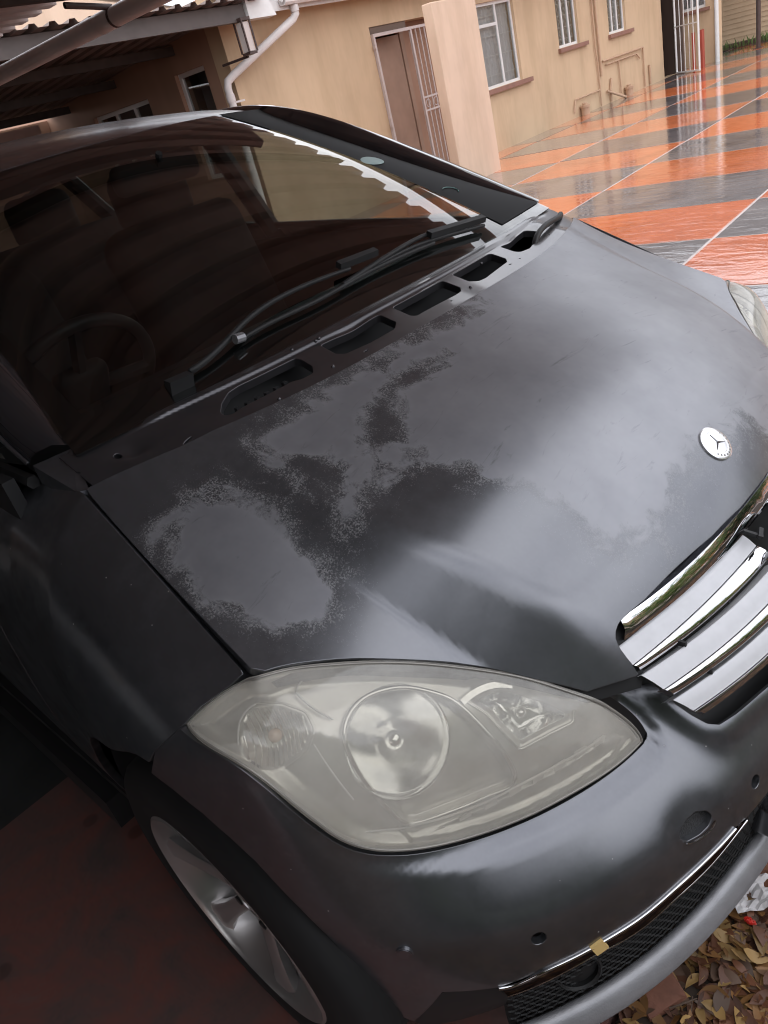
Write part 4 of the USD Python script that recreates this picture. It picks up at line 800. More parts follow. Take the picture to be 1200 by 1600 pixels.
wid = float(np.linalg.norm(low_grille(np.array([[.5, 0.0]])) - low_grille(np.array([[.5, 1.0]])))); leng = float(np.linalg.norm(np.diff(gt3, axis=0), axis=1).sum()); cw, ch = .017 / leng, .0145 / wid
for i in range(int(1 / cw)):
    for j in range(int(1 / ch) + 1):
        u0, v0 = (i + .5 + .5 * (j % 2)) * cw, (j + .3) * ch
        if u0 > .985 or v0 > .97: continue
        an = np.linspace(0, 2 * np.pi, 7) + np.pi / 6; P3 = low_grille(np.column_stack([u0 + .56 * cw * np.cos(an), v0 + .62 * ch * np.sin(an)]), .004)
        mesh_parts += [tube(P3[k:k + 2], .0016, 4, cap=False) for k in range(3)]
mg_ = trimesh.util.concatenate(mesh_parts); obj('lower_grille_mesh', [mg_, mirror(mg_)], 'black', bumper, kind='stuff')
# black end of the number-plate recess
wq = sz(hits([(1120, 1345), (1163, 1292), (1187, 1335), (1200, 1330), (1200, 1290)], bumper_field))
obj('plate_recess', rounded(.05, .42, .075, .012, (.735, .0, .30)), 'black_gloss', bumper)

# grille --------------------------------------------------------------
grille = sub('grille')
def curve_xy(px, z, b=None):
    p = np.array([at(u, v, 2, z) for u, v in px]); b_, a_ = (np.polyfit(p[:, 1] ** 2, p[:, 0], 1)); b_ = np.clip(b_, -.55, -.30); a_ = np.mean(p[:, 0] - b_ * p[:, 1] ** 2); return a_, b_, p[0, 1]
rows = {k: (*curve_xy(px, z), z) for k, px, z in [
    ('strip', [(975, 1000), (1074, 911), (1130, 856), (1171, 822)], .752),
    ('a0', [(969, 1016), (1040, 950), (1092, 902)], .745), ('a1', [(989, 1039), (1092, 950)], .728), ('a2', [(1000, 1048), (1122, 950), (1180, 900)], .714),
    ('b0', [(1005, 1057), (1075, 1010), (1131, 965)], .708), ('b1', [(1037, 1077), (1137, 1002)], .690), ('b2', [(1050, 1085), (1175, 998)], .675),
    ('c0', [(1054, 1095), (1195, 990)], .667), ('c1', [(1082, 1110), (1150, 1062), (1200, 1022)], .648), ('c2', [(1097, 1114), (1200, 1040)], .634)]}
def row(k, n=30, dx=0, dz=0, y0=None, y1=0.0):
    a_, b_, yl, z = rows[k]; y = np.linspace(yl if y0 is None else y0, y1, n); return np.column_stack([a_ + dx + b_ * y * y, y, np.full(n, z + dz)])
def strip(curves):
    n = len(curves[0]); V = np.vstack(curves); F = []
    for r in range(len(curves) - 1):
        for i in range(n - 1):
            a, b = r * n + i, r * n + i + 1; F += [(a, b, b + n), (a, b + n, a + n)]
    m = trimesh.Trimesh(V, F, process=False)
    if m.face_normals.mean(0)[0] < 0: m.invert()
    return m
fedge = np.column_stack([fa - .40 * np.linspace(-.345, 0, 30) ** 2, np.linspace(-.345, 0, 30)]); fz = H(fedge[:, 0], fedge[:, 1])
top_c = np.column_stack([fedge[:, 0] + .002, fedge[:, 1], fz - .004]); low_c = row('strip'); 
low_c[:, 0] = np.maximum(low_c[:, 0], top_c[:, 0] + .009)
mid_c = (top_c + low_c) / 2 + [.004, 0, .0015]
st = strip([top_c - [.012, 0, .002], top_c, mid_c, low_c, low_c - [.015, 0, .004]])
full = lambda m: trimesh.util.concatenate([m, mirror(m)])
obj('chrome_trim', full(st), 'chrome', grille, smooth=40, label='dark mirror-like chrome strip under the hood edge')
for nm, (k0, k1, k2) in zip('abc', (('a0', 'a1', 'a2'), ('b0', 'b1', 'b2'), ('c0', 'c1', 'c2'))):
    s_ = sub('slat', grille); yend = -.062 if nm != 'c' else -.055
    r0, r1, r2 = (row(k, y1=yend) for k in (k0, k1, k2))
    obj('slat_face', full(strip([r0 - [.02, 0, .014], r0 - [.003, 0, -.0005], r0 + [.001, 0, 0], (r0 + r1) / 2 + [.001, 0, .0008], r1])), 'satin', s_, smooth=45)
    obj('slat_lip', full(strip([r1 + [.0005, 0, -.0008], r1 + [.003, 0, .0002], r1 * .55 + r2 * .45 + [.004, 0, .0022], r1 * .2 + r2 * .8 + [.003, 0, .0005], r2, r2 - [.004, 0, .004], r2 - [.022, 0, .004]])), 'chrome', s_, smooth=60)
ba = rows['b1']; bc = np.array([ba[0] + .012, 0, .695]); bnrm = unit([1.0, 0, .45]); b1_ = np.array([0, 1.0, 0]); b2_ = np.cross(bnrm, b1_)
badge = sub('grille_badge', grille)
aa = np.linspace(0, 2 * np.pi, 49); ring = bc + .058 * (np.cos(aa)[:, None] * b1_ + np.sin(aa)[:, None] * b2_)
obj('badge_ring', tube(ring, .0065, 10, cap=False), 'chrome', badge)
def star(c_, n_, e1, e2, R_, w, t):
    V = []; F = []
    for k in range(3):
        th = np.pi / 2 + k * 2 * np.pi / 3; d_ = np.cos(th) * e1 + np.sin(th) * e2; o_ = np.cross(n_, d_); i = len(V)
        V += [c_ + n_ * t, c_ + d_ * R_ + n_ * t * .3, c_ + o_ * w - d_ * w * .55, c_ - o_ * w - d_ * w * .55, c_ + d_ * R_ - n_ * t * .2]
        F += [(i, i + 1, i + 2), (i, i + 3, i + 1), (i + 2, i + 1, i + 4), (i + 3, i + 4, i + 1)]
    m = trimesh.Trimesh(np.array(V), F, process=False); return m
obj('badge_star', star(bc, bnrm, b1_, -b2_, .055, .009, .008), 'chrome', badge, smooth=False)
obj('badge_back', cyl(bc - bnrm * .02, bc - bnrm * .008, .062, 40), mat('badge_dark', (0.03, 0.045, 0.04), 0.15, coat=1.0), badge)
cl = at(1163, 835, 2, .748); obj('grille_clip', [frame_box(cl + [.012, 0, .003], unit([1, .3, -.4]), unit([-.3, 1, 0]), unit([.4, .1, .9]), (-.014, -.003, -.002), (.014, .003, .003)), frame_box(cl + [.020, .006, .002], unit([1, .3, -.4]), unit([-.3, 1, 0]), unit([.4, .1, .9]), (-.003, -.012, -.002), (.003, .012, .004))], 'black', grille)
for u, v, z in ((1068, 1006, .711), (1109, 1048, .672), (1136, 938, .711)):
    p = at(u, v, 2, z); obj('grille_tab', frame_box(p, np.array([1.0, 0, 0]), np.array([0, 1.0, 0]), np.array([0, 0, 1.0]), (-.012, -.002, -.004), (.004, .002, .004)), 'black', grille)
# hood emblem
ec = hit(1117.5, 693.5, hood_field); e_ = 1e-3
hx = (H(ec[0] + e_, ec[1]) - H(ec[0] - e_, ec[1])) / (2 * e_); en = unit(np.array([-hx, 0, 1.0])); e1 = np.array([0, 1.0, 0]); e2 = np.cross(en, e1)
emb = sub('hood_emblem'); R_e = .029
prof_e = [(0, .0052), (R_e * .30, .0051), (R_e * .62, .0046), (R_e * .66, .0042), (R_e * .70, .0047), (R_e * .9, .0040), (R_e, .0022), (R_e, -.002)]
def revolve(prof, c_, n_, a1, a2, k=56):
    th = np.linspace(0, 2 * np.pi, k, endpoint=False); V = []; F = []; m_ = len(prof)
    for t in th: V += [c_ + r_ * (math.cos(t) * a1 + math.sin(t) * a2) + h_ * n_ for r_, h_ in prof]
    for i in range(k):
        for j in range(m_ - 1):
            a, b = i * m_ + j, ((i + 1) % k) * m_ + j; F += [(a, b + 1, b), (a, a + 1, b + 1)]
    m = trimesh.Trimesh(np.array(V), F, process=False)
    if (m.face_normals @ n_).sum() < 0: m.invert()
    return m
obj('emblem_disc', revolve(prof_e, ec, en, e1, e2), mat('emblem_chrome', (0.80, 0.80, 0.81), 0.24, 0.85), emb, smooth=40)
obj('emblem_star', star(ec + en * .0052, en, e1, e2, R_e * .54, R_e * .085, .0016), mat('emblem_star', (0.22, 0.22, 0.23), 0.25, 0.9), emb, smooth=False)
for k in range(22):
    th = 2 * np.pi * k / 22
    if .3 < th < 3.6: continue
    d_ = math.cos(th) * e1 + math.sin(th) * e2; o_ = np.cross(en, d_)
    obj('emblem_mark', frame_box(ec + d_ * R_e * .80 + en * .0046, d_, o_, en, (-.0014, -.0007 - .0006 * (k % 3 == 0), -.0005), (.0014, .0007, .0004)), 'lampdark', emb, smooth=False)

# cowl (the wiper cover is missing) ------------------------------------
def ws_base(y): return .0 - .21 * y * y, 1.118 - .03 * y * y
def cowl_z(x, y):
    xe = rear_edge(y); ze = H(xe, y) - .004; xw, zw = ws_base(y); t = np.clip((xe - x) / np.maximum(xe - xw, .02), -.1, 1.15)
    side = 1 - sstep((np.abs(y) - .50) / .12)                   # the folds run out towards the corners
    ridge = sstep((t - .70) / .06) * .0065 * side - sstep((t - .80) / .08) * .003 * side - sstep((t - .92) / .06) * .012
    pinch = .005 * np.exp(-((np.abs(y + .17)) / .035) ** 2) * np.exp(-((t - .6) / .16) ** 2)
    dimple = -.010 * np.exp(-((y + .60) / .022) ** 2 - ((t - .42) / .18) ** 2) + .004 * np.exp(-((y - .50) / .05) ** 2 - ((t - .62) / .15) ** 2) - .004 * np.exp(-((y - .36) / .03) ** 2 - ((t - .66) / .12) ** 2)
    return ze + (zw - .010 - ze) * t + ridge - pinch + dimple
def cowl_field(p): return np.where((np.abs(p[:, 1]) < .72) & (p[:, 0] < rear_edge(p[:, 1]) + .01) & (p[:, 0] > ws_base(p[:, 1])[0] - .02), p[:, 2] - cowl_z(p[:, 0], p[:, 1]), np.nan)
def flat_field(p):
    x, y = p[:, 0], p[:, 1]; xe = rear_edge(y); ze = H(xe, y) - .004; xw, zw = ws_base(y); t = (xe - x) / np.maximum(xe - xw, .02)
    return np.where((np.abs(y) < .72) & (t > -.2) & (t < 1.2), p[:, 2] - (ze + (zw - .010 - ze) * t), np.nan)
yy = np.linspace(-.675, .675, 60)
cpoly = Polygon(np.vstack([np.column_stack([rear_edge(yy) - .0025, yy]), np.column_stack([ws_base(yy)[0] - .004, yy])[::-1]])).buffer(0)
HOLES = [[(344, 644), (345, 631), (356, 613), (380, 597), (420, 577), (460, 559), (471, 561), (489, 572), (490, 583), (473, 592), (455, 597), (431, 610), (380, 636), (364, 647), (349, 650)],
         [(500, 540), (503, 536), (540, 516), (588, 491), (596, 492), (620, 503), (617, 514), (580, 535), (540, 553), (524, 553)],
         [(613, 481), (616, 477), (650, 457), (680, 440), (691, 438), (720, 449), (721, 455), (712, 461), (661, 488), (651, 494), (640, 493)],
         [(705, 429), (752, 399), (765, 395), (791, 404), (793, 409), (760, 434), (749, 439), (733, 440)],
         [(780, 385), (798, 370), (807, 363), (821, 361), (842, 362), (846, 368), (828, 388), (813, 394), (803, 393)]]
hole_polys = []
vent_zone = Polygon(np.vstack([np.column_stack([rear_edge(yy) - .010, yy]), np.column_stack([rear_edge(yy) - .68 * (rear_edge(yy) - ws_base(yy)[0]), yy])[::-1]]))
for hole_px in HOLES:
    q = round_poly(Polygon(hits(hole_px, flat_field)[:, :2]).buffer(0).intersection(vent_zone), .008); hole_polys.append(q); cpoly = cpoly.difference(q)
SMALL = [(293, 688, .008, .003), (183, 712, .007, .007), (123, 742, .006, .004), (553, 657 - 33, .0022, .0022), (556, 571 + 0, .002, .002)]
for u, v, a_, b_ in [(293, 688, .010, .0032), (184, 713, .007, .0065), (122, 741, .0045, .0045), (572, 548, .006, .003), (705, 470, .0028, .0028), (737, 468, .0028, .0028), (812, 404, .003, .003), (797, 413, .005, .0028), (857, 366, .004, .004), (878, 355, .004, .004), (808, 345, .003, .003), (820, 340, .003, .003), (785, 357, .0028, .0028), (712, 396, .003, .003)]:
    p = hit(u, v, cowl_field)
    if not np.isnan(p[0]): cpoly = cpoly.difference(shapely.affinity.scale(Point(p[0], p[1]).buffer(1, quad_segs=4), b_, a_))
cpoly = max(getattr(cpoly, 'geoms', [cpoly]), key=lambda g: g.area)
cm, cn, _ = patch(cpoly, lambda uv: np.column_stack([uv, cowl_z(uv[:, 0], uv[:, 1])]), .0027, up, flange=.014, bstep=.0025)
cowl = sub('cowl_panel')
obj('panel_sheet', cm, 'cowl_paint', cowl, normals=cn)
obj('cowl_trough', strip([np.column_stack([rear_edge(yy) + .012, yy, cowl_z(rear_edge(yy), yy) - .055]), np.column_stack([ws_base(yy)[0] + .015, yy, cowl_z(rear_edge(yy), yy) - .05]), np.column_stack([ws_base(yy)[0] + .0, yy, ws_base(yy)[1] - .03])]), 'black', cowl)
for q in hole_polys[:4]:                                        # inner shelf seen through each opening
    b_ = q.bounds; s_ = shapely.affinity.translate(q.buffer(.004), .004, 0)
    ring = np.array(s_.exterior.coords); zr = cowl_z(ring[:, 0], ring[:, 1]) - .026
    i_ = (ring[:, 0] > (b_[0] + b_[2]) / 2 - .012)
for u, v, k in [(566, 655, 0), (362, 648, 0), (575, 547, 0), (577, 572, 0), (520, 545 - 13, 0), (612, 523, 0)]:
    pass
for u, v in [(456, 547), (493, 533), (498, 529), (355, 580), (520, 573), (436, 624), (735, 449), (752, 412), (126, 697), (140, 690)]:
    p = hit(u, v, cowl_field)
    if not np.isnan(p[0]): obj('clip', trimesh.creation.icosphere(subdivisions=1, radius=.0032).apply_transform(trimesh.transformations.translation_matrix(p)), 'cowl_paint', cowl)
for q_, off in ((0, 0),):
    pts_ = hits([(372, 640), (400, 626), (430, 610), (445, 600)], lambda p: cowl_field(p + [0, 0, .02]))
    if len(pts_) > 2: obj('cowl_grid', [frame_box(p, np.array([1.0, 0, 0]), np.array([0, 1.0, 0]), np.array([0, 0, 1.0]), (-.004, -.004, -.004), (.004, .004, .004)) for p in poly_path(pts_, .016)], 'black', cowl)
hose_pts = np.array([hit(u, v, flat_field) + [0, 0, z_o] for u, v, z_o in ((876, 336, .002), (869, 350, .011), (852, 363, .013), (838, 376, .004), (830, 386, -.03))])
obj('washer_hose', tube(smooth_path(hose_pts, 24), .0065, 10), 'black', cowl, smooth=True)

# windscreen, pillars, roof ---------------------------------------------
def ws(a, b):
    yb, yt = .656 * a, .55 * a; xb, zb = ws_base(yb); xt, zt = -.79 - .39 * yt * yt, 1.49 - .066 * yt * yt
    bul = 4 * b * (1 - b) * .020 - .20 * (np.clip(np.abs(a) - .62, 0, 1) ** 2) * np.sin(np.pi * np.clip(b, 0, 1)) ** .8; return np.column_stack([xb + (xt - xb) * b + bul * .42, yb + (yt - yb) * b, zb + (zt - zb) * b + bul * .9])
def grid_surface(f, na, nb, a0=-1, a1=1, b0=0, b1=1):
    A, B_ = np.meshgrid(np.linspace(a0, a1, na), np.linspace(b0, b1, nb)); V = f(A.ravel(), B_.ravel()); F = []
    for j in range(nb - 1):
        for i in range(na - 1):
            a = j * na + i; F += [(a, a + 1, a + na + 1), (a, a + na + 1, a + na)]
    return trimesh.Trimesh(V, F, process=False)
wg = grid_surface(ws, 49, 31, -1.0, 1.0, -.035, 1.0)
if wg.face_normals.mean(0)[2] < 0: wg.invert()
screen = sub('windscreen')
obj('glass_pane', wg, 'glass', screen, smooth=True)
def band(a0, a1, b0, b1, n=40):                                # black ceramic border, 1.5 mm behind the glass
    m = grid_surface(lambda a, b: ws(a, b) - [0.0008, 0, .0022], n if abs(a1 - a0) > abs(b1 - b0) else 4, 4 if abs(a1 - a0) > abs(b1 - b0) else n, a0, a1, b0, b1); return m
obj('black_border', [band(-1, 1, -.035, .055), band(-1, 1, .955, 1.0), band(-1, -.93, .0, 1), band(.93, 1, 0, 1)], 'black', screen, smooth=True)
trim_ = grid_surface(lambda a, b: ws(a, b) + [0.0006, 0, .0016], 14, 40, .645, 1.0, .0, 1.0)  # matte black sheet over the glass, standing in for a dark reflection
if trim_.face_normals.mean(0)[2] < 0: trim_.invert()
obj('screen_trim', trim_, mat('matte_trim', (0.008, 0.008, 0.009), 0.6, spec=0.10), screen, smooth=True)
dec = ws(np.array([.86]), np.array([.47]))[0]
def on_screen(u, v):
    best = None
    r = sight(u, v); A, B_ = np.meshgrid(np.linspace(-1, 1, 161), np.linspace(0, 1, 121)); V = ws(A.ravel(), B_.ravel()); d_ = V - CAM; q = np.linalg.norm(np.cross(d_, unit(r)), axis=1); i = q.argmin(); return V[i], A.ravel()[i], B_.ravel()[i]
nrm_ws = unit(np.array([.40, 0, .9]))
p_, a_, b_ = on_screen(583, 253)
th = np.linspace(0, 2 * np.pi, 30, endpoint=False); dk = ws(a_ + .065 * np.cos(th) + .0 * th, b_ + .030 * np.sin(th)) + nrm_ws * .0030
obj('licence_disc', trimesh.Trimesh(np.vstack([dk, dk.mean(0)]), [(i, (i + 1) % 30, 30) for i in range(30)], process=False), 'green_decal', screen, label='round greenish disc stuck inside the windscreen')
p_, a_, b_ = on_screen(703, 300)
arc = ws(a_ + .045 * np.cos(np.linspace(-.9, 2.0, 16)), b_ + .020 * np.sin(np.linspace(-.9, 2.0, 16))) + nrm_ws * .0030
obj('sticker_edge', tube(arc, .0012, 5), 'green_decal', screen)

in_c = np.array([(-.092, .660, 1.102), (-.30, .634, 1.203), (-.52, .607, 1.309), (-.74, .577, 1.405), (-.905, .553, 1.466), (-1.10, .548, 1.492), (-1.3, .545, 1.50)])
out_c = np.array([(-.125, .703, 1.095), (-.39, .682, 1.236), (-.53, .655, 1.312), (-.66, .627, 1.381), (-.79, .603, 1.436), (-.93, .583, 1.474), (-1.10, .575, 1.494), (-1.3, .572, 1.50)])
ip, op = smooth_path(in_c, 40), smooth_path(out_c, 40)
midp = (ip + op) / 2 + [.006, .004, .012]
pil = strip([ip + [.006, -.030, -.036], ip + [.010, -.024, -.010], ip + [0, 0, .001], ip * .7 + op * .3 + [.003, .001, .009], midp * .6 + op * .4 + [0, .002, .001], op + [0, 0, .002], op + [-.004, .006, -.012], op + [-.01, -.004, -.03]])
if pil.face_normals.mean(0)[2] < 0: pil.invert()
for m_ in (pil, mirror(pil)):
    obj('windscreen_pillar', m_, 'black_gloss', car, smooth=60)
rp = tube(op + [-.002, .006, -.003], .0035, 6)
for m_ in (rp, mirror(rp)): obj('pillar_trim', m_, 'paint', car, smooth=True)
cornerp = Polygon([(-.10, -.665), (-.015, -.684), (-.02, -.70), (-.13, -.703)])
for sg in (1, -1):
    cc = np.array([(-.085, -.655, 1.095), (-.02, -.680, 1.050), (-.03, -.694, 1.052), (-.12, -.706, 1.088)]); 
    m_ = trimesh.Trimesh(np.vstack([cc, cc - [0, 0, .03]]), [(0, 1, 2), (0, 2, 3), (4, 6, 5), (4, 7, 6), (0, 4, 5), (0, 5, 1), (1, 5, 6), (1, 6, 2), (2, 6, 7), (2, 7, 3), (3, 7, 4), (3, 4, 0)], process=False); m_.fix_normals()
    obj('corner_panel', m_ if sg == 1 else mirror(m_), 'paint', car, smooth=False)
def roof_z(x, y):
    xt = -.79 - .39 * y * y; d_ = np.clip(xt - x, -.01, 3); return 1.49 - .066 * y * y + .055 * (1 - np.exp(-d_ / .22)) + .035 * sstep(d_ / 1.0) - .15 * np.clip(d_ - 1.2, 0, 2) ** 2 - 3.2 * np.clip(np.abs(y) - .48, 0, 1) ** 2
ry = np.linspace(-.60, .60, 40)
rpoly2 = Polygon(np.vstack([np.column_stack([-.793 - .39 * ry ** 2, ry]), [(-2.7, .58), (-2.7, -.58)]]))
rm_, rn_, _ = patch(rpoly2, lambda uv: np.column_stack([uv, roof_z(uv[:, 0], uv[:, 1])]), .03, up, flange=.02, bstep=.012)
obj('roof', rm_, 'paint', car, normals=rn_)
m_ = rm_.copy(); m_.vertices = m_.vertices * [1, .97, 1] - [.03, 0, .035]; m_.invert(); obj('headliner', m_, 'headliner', car, smooth=True)
# side frames and glass
def side_line(x): return np.interp(x, [-2.7, -2.1, -1.22, -.85, -.5, -.17], [1.18, 1.18, 1.12, 1.10, 1.075, 1.058])
for sg in (-1, 1):
    rail = smooth_path([(-.90, sg * .560, 1.438), (-1.3, sg * .580, 1.475), (-1.8, sg * .590, 1.485), (-2.4, sg * .575, 1.45), (-2.75, sg * .56, 1.36)], 30)
    obj('roof_rail', tube(rail, .026, 10), 'paint', car, smooth=True)
    for x0, x1 in ((-1.22, -1.28), (-2.12, -2.35)):
        obj('door_pillar', tube([(x0, sg * .715, 1.10), (x1 - .02, sg * .60, 1.51 if x0 > -2 else 1.47)], .034, 8), 'black', car)
    obj('rear_pillar', tube([(-2.85, sg * .70, 1.13), (-2.72, sg * .57, 1.38)], .07, 10), 'paint', car)
    for x0, x1, t0, t1 in ((-.20, -1.20, -.88, -1.25), (-1.26, -2.10, -1.30, -2.30), (-2.16, -2.80, -2.38, -2.68)):
        V = np.array([(x0, sg * .712, side_line(x0)), (x1, sg * .712, side_line(x1)), (t1, sg * .59, 1.505 if t1 > -2 else 1.42), (t0, sg * .59, 1.465 if t0 > -1 else 1.51)]); m_ = trimesh.Trimesh(V, [(0, 1, 2), (0, 2, 3)], process=False)
        obj('side_window', m_, 'side_glass', car)
    xs_ = np.linspace(-.13, -2.1, 20); obj('window_seal', tube(np.column_stack([xs_, np.full(20, sg * .713), side_line(xs_) + .004]), .011, 6), 'black', car)
    if sg > 0: continue
    arm = np.array([(-.62, sg * .71, 1.10), (-.62, sg * .78, 1.11)]); mir = sub('door_mirror')
    obj('mirror_arm', tube(arm, .03, 8), 'black', mir); obj('mirror_shell', rounded(.10, .21, .14, .045, (-.63, sg * .88, 1.14)), 'black', mir, smooth=60); obj('mirror_glass', rounded(.01, .17, .10, .004, (-.683, sg * .88, 1.14)), 'chrome', mir)
rw = trimesh.Trimesh(np.array([(-2.94, -.66, 1.16), (-2.94, .66, 1.16), (-2.72, .54, 1.40), (-2.72, -.54, 1.40)]), [(0, 1, 2), (0, 2, 3)], process=False); obj('rear_window', rw, 'side_glass', car)

# wipers: two arms lying along the base of the screen
def wiper(arm_px, blade_px, tip_px, lift):
    w = sub('wiper'); pts_ = [on_screen(u, v)[0] + nrm_ws * l for (u, v), l in zip(arm_px, lift)]
    obj('wiper_arm', tube(smooth_path(pts_, 30), np.linspace(.0062, .0038, 30), 8), 'black', w, smooth=True)
    b_ = [on_screen(u, v)[0] + nrm_ws * .011 for u, v in blade_px]; obj('wiper_blade', tube(smooth_path(b_, 24), .0044, 8), 'black', w, smooth=True)
    b2 = [on_screen(u, v)[0] + nrm_ws * .022 for u, v in tip_px]; obj('blade_holder', sweep(np.array(smooth_path(b2, 8)), [(-.008, -.006), (-.007, .006), (.007, .006), (.008, -.006)], nrm_ws), 'black', w)
    return w
w1 = wiper([(300, 590), (345, 556), (392, 513), (440, 478), (500, 449), (545, 432)], [(378, 538), (430, 511), (500, 474), (560, 443), (620, 412), (675, 386)], [(530, 430), (585, 410)], [.010, .015, .019, .019, .018, .018])
e_end = on_screen(379, 538)[0] + nrm_ws * .016; obj('blade_end', tube([e_end - unit(on_screen(430, 511)[0] - e_end) * .012, e_end + unit(on_screen(430, 511)[0] - e_end) * .006], .0085, 10), mat('wiper_end', (0.25, 0.25, 0.26), 0.3, 0.5), w1)
w2 = wiper([(535, 452), (580, 428), (625, 399), (665, 381), (705, 372)], [(545, 449), (600, 417), (650, 391), (700, 375), (755, 359)], [(668, 381), (752, 358)], [.010, .014, .017, .018, .016])
obj('wiper_pivot', frame_box(on_screen(288, 598)[0] + nrm_ws * .005, unit([.2, 1, 0]), unit([1, -.2, 0]), nrm_ws, (-.028, -.014, -.02), (.012, .014, .012)), 'black', w1)

# cabin -----------------------------------------------------------------
dp = [np.column_stack([np.full(21, x), np.linspace(-.68, .68, 21), np.full(21, z) - .04 * np.linspace(-1, 1, 21) ** 2 * (x > -.2)]) for x, z in ((-.03, 1.06), (-.25, 1.055), (-.50, 1.03), (-.60, .98), (-.62, .75))]
obj('dashboard', strip(dp), 'dash', car, smooth=60)
obj('cabin_floor', [box(-2.9, -.2, -.80, .80, .32, .34), box(-.22, -.2, -.75, .75, .3, 1.0)], 'dash', car)
for sg in (-1, 1): obj('door_trim', box(-2.1, -.15, sg * .73, sg * .75, .32, 1.075), 'dash', car)
sw = sub('steering_wheel'); sc = np.array([-.68, -.37, 1.02]); sn = unit([-.82, 0, .57]); s1 = np.array([0, 1.0, 0]); s2 = np.cross(sn, s1)
obj('wheel_rim', tube(sc + .185 * (np.cos(aa)[:, None] * s1 + np.sin(aa)[:, None] * s2), .015, 10, cap=False), mat('wheel_leather', (0.016, 0.016, 0.017), 0.5), sw, smooth=True)
obj('wheel_hub', [rounded(.13, .13, .05, .02).apply_transform(np.block([[np.column_stack([s1, s2, sn]), sc[:, None]], [np.zeros((1, 3)), np.ones((1, 1))]]))] + [tube([sc, sc + .18 * (math.cos(t) * s1 + math.sin(t) * s2)], .016, 6) for t in (0.1, math.pi - .1, -math.pi / 2)], 'dash', sw)
def seat(x, y, rear=False):
    s_ = sub('front_seat' if not rear else 'rear_seat'); w = .50 if not rear else .6
    obj('seat_cushion', rounded(.50, w, .18, .06, (x + .22, y, .62)), 'seat', s_, smooth=60)
    b_ = rounded(.16, w, .66, .06, (0, 0, .33)); b_.apply_transform(trimesh.transformations.rotation_matrix(-.28, [0, 1, 0])); b_.apply_translation((x, y, .62)); obj('seat_back', b_, 'seat', s_, smooth=60)
    h_ = rounded(.10, .27, .19, .045, (0, 0, 0)); h_.apply_translation((x - .22, y, 1.32)); obj('headrest', h_, 'seat', s_, smooth=60)
seat(-1.12, -.37); seat(-1.12, .37); seat(-1.95, -.36, True); seat(-1.95, .36, True)
mp = np.array([-.66, .0, 1.40]); mr_ = sub('interior_mirror'); obj('mirror_body', rounded(.04, .23, .065, .018, mp), 'dash', mr_); obj('mirror_stalk', tube([mp, mp + [.04, 0, .035]], .008, 6), 'dash', mr_)

# wheels ------------------------------------------------------------------
def wheel(hub, sg, name='wheel', steer=0.0):
    w = sub(name); O = np.array([0, 0, 0.0])
    tp = [(.205, -.095), (.225, -.103), (.262, -.102), (.292, -.092), (.304, -.078), (TYRE_R, -.055), (TYRE_R, .055), (.304, .078), (.292, .092), (.262, .102), (.225, .103), (.205, .095)]
    def rev(prof, k=72):
        m = revolve([(r_, h_) for r_, h_ in prof], O, np.array([0, 1.0, 0]), np.array([1.0, 0, 0]), np.array([0, 0, 1.0]), k); m.fix_normals(); return m
    parts_ = {'tyre': rev(tp)}
    groove = [rev([(TYRE_R + .0002, y), (TYRE_R - .006, y + .003), (TYRE_R - .006, y + .008), (TYRE_R + .0002, y + .011)]) for y in (-.045, -.015, .02)]
    parts_['rim'] = rev([(.206, -.093), (.212, -.098), (.207, -.101), (.198, -.092), (.188, -.06), (.178, .03), (.185, .09), (.206, .095), (.206, .08)])
    sp = []
    for k in range(7):
        th = 2 * np.pi * k / 7 + .35; d_ = np.array([math.cos(th), 0, math.sin(th)]); t_ = np.array([-math.sin(th), 0, math.cos(th)])
        L = []
        for r_, wd, yo, dp_ in ((.035, .020, -.062, .030), (.08, .016, -.068, .026), (.13, .017, -.078, .024), (.175, .024, -.086, .024), (.200, .036, -.090, .02)):
            L.append([d_ * r_ + t_ * wd + [0, yo + .006, 0], d_ * r_ + t_ * wd * .55 + [0, yo, 0], d_ * r_ - t_ * wd * .55 + [0, yo, 0], d_ * r_ - t_ * wd + [0, yo + .006, 0], d_ * r_ - t_ * wd * .8 + [0, yo + dp_, 0], d_ * r_ + t_ * wd * .8 + [0, yo + dp_, 0]])
        V = np.array(L).reshape(-1, 3); F = []
        for a in range(4):
            for b in range(6):
                i, j = a * 6 + b, a * 6 + (b + 1) % 6; F += [(i, j, j + 6), (i, j + 6, i + 6)]
        m = trimesh.Trimesh(V, F, process=False); m.fix_normals(); sp.append(m)
    hubm = rev([(.0, -.066), (.028, -.065), (.034, -.058), (.036, -.066), (.066, -.060), (.072, -.03), (.0, -.02)], 40)
    bolts = [cyl(np.array([.051 * math.cos(t), -.068, .051 * math.sin(t)]), np.array([.051 * math.cos(t), -.05, .051 * math.sin(t)]), .009, 8) for t in np.arange(5) * 2 * np.pi / 5]
    R_ = trimesh.transformations.rotation_matrix(steer, [0, 0, 1.0])
    def place(m):
        m = m.copy()
        if sg > 0: m = mirror(m)
        m.apply_transform(R_); m.apply_translation(hub); return m
    obj('tyre', place(trimesh.util.concatenate([parts_['tyre']] + groove)), 'rubber', w, smooth=50)
    obj('rim', place(parts_['rim']), 'alloy', w, smooth=40)
    for m in sp: obj('spoke', place(m), 'alloy', w, smooth=40)
    obj('hub', place(hubm), 'alloy', w, smooth=40)
    for m in bolts: obj('wheel_bolt', place(m), 'black', w)
    obj('brake_disc', place(rev([(.0, -.01), (.135, -.01), (.135, .01), (.0, .01)], 40)), 'darksteel', w)
for x0, s0 in ((HUB[0], STEER), (HUB[0] - 2.568, 0.0)):
    for sg in (-1, 1): wheel(np.array([x0, sg * (.736 if x0 > -1 else .745), TYRE_R + .0405]), sg, steer=s0)

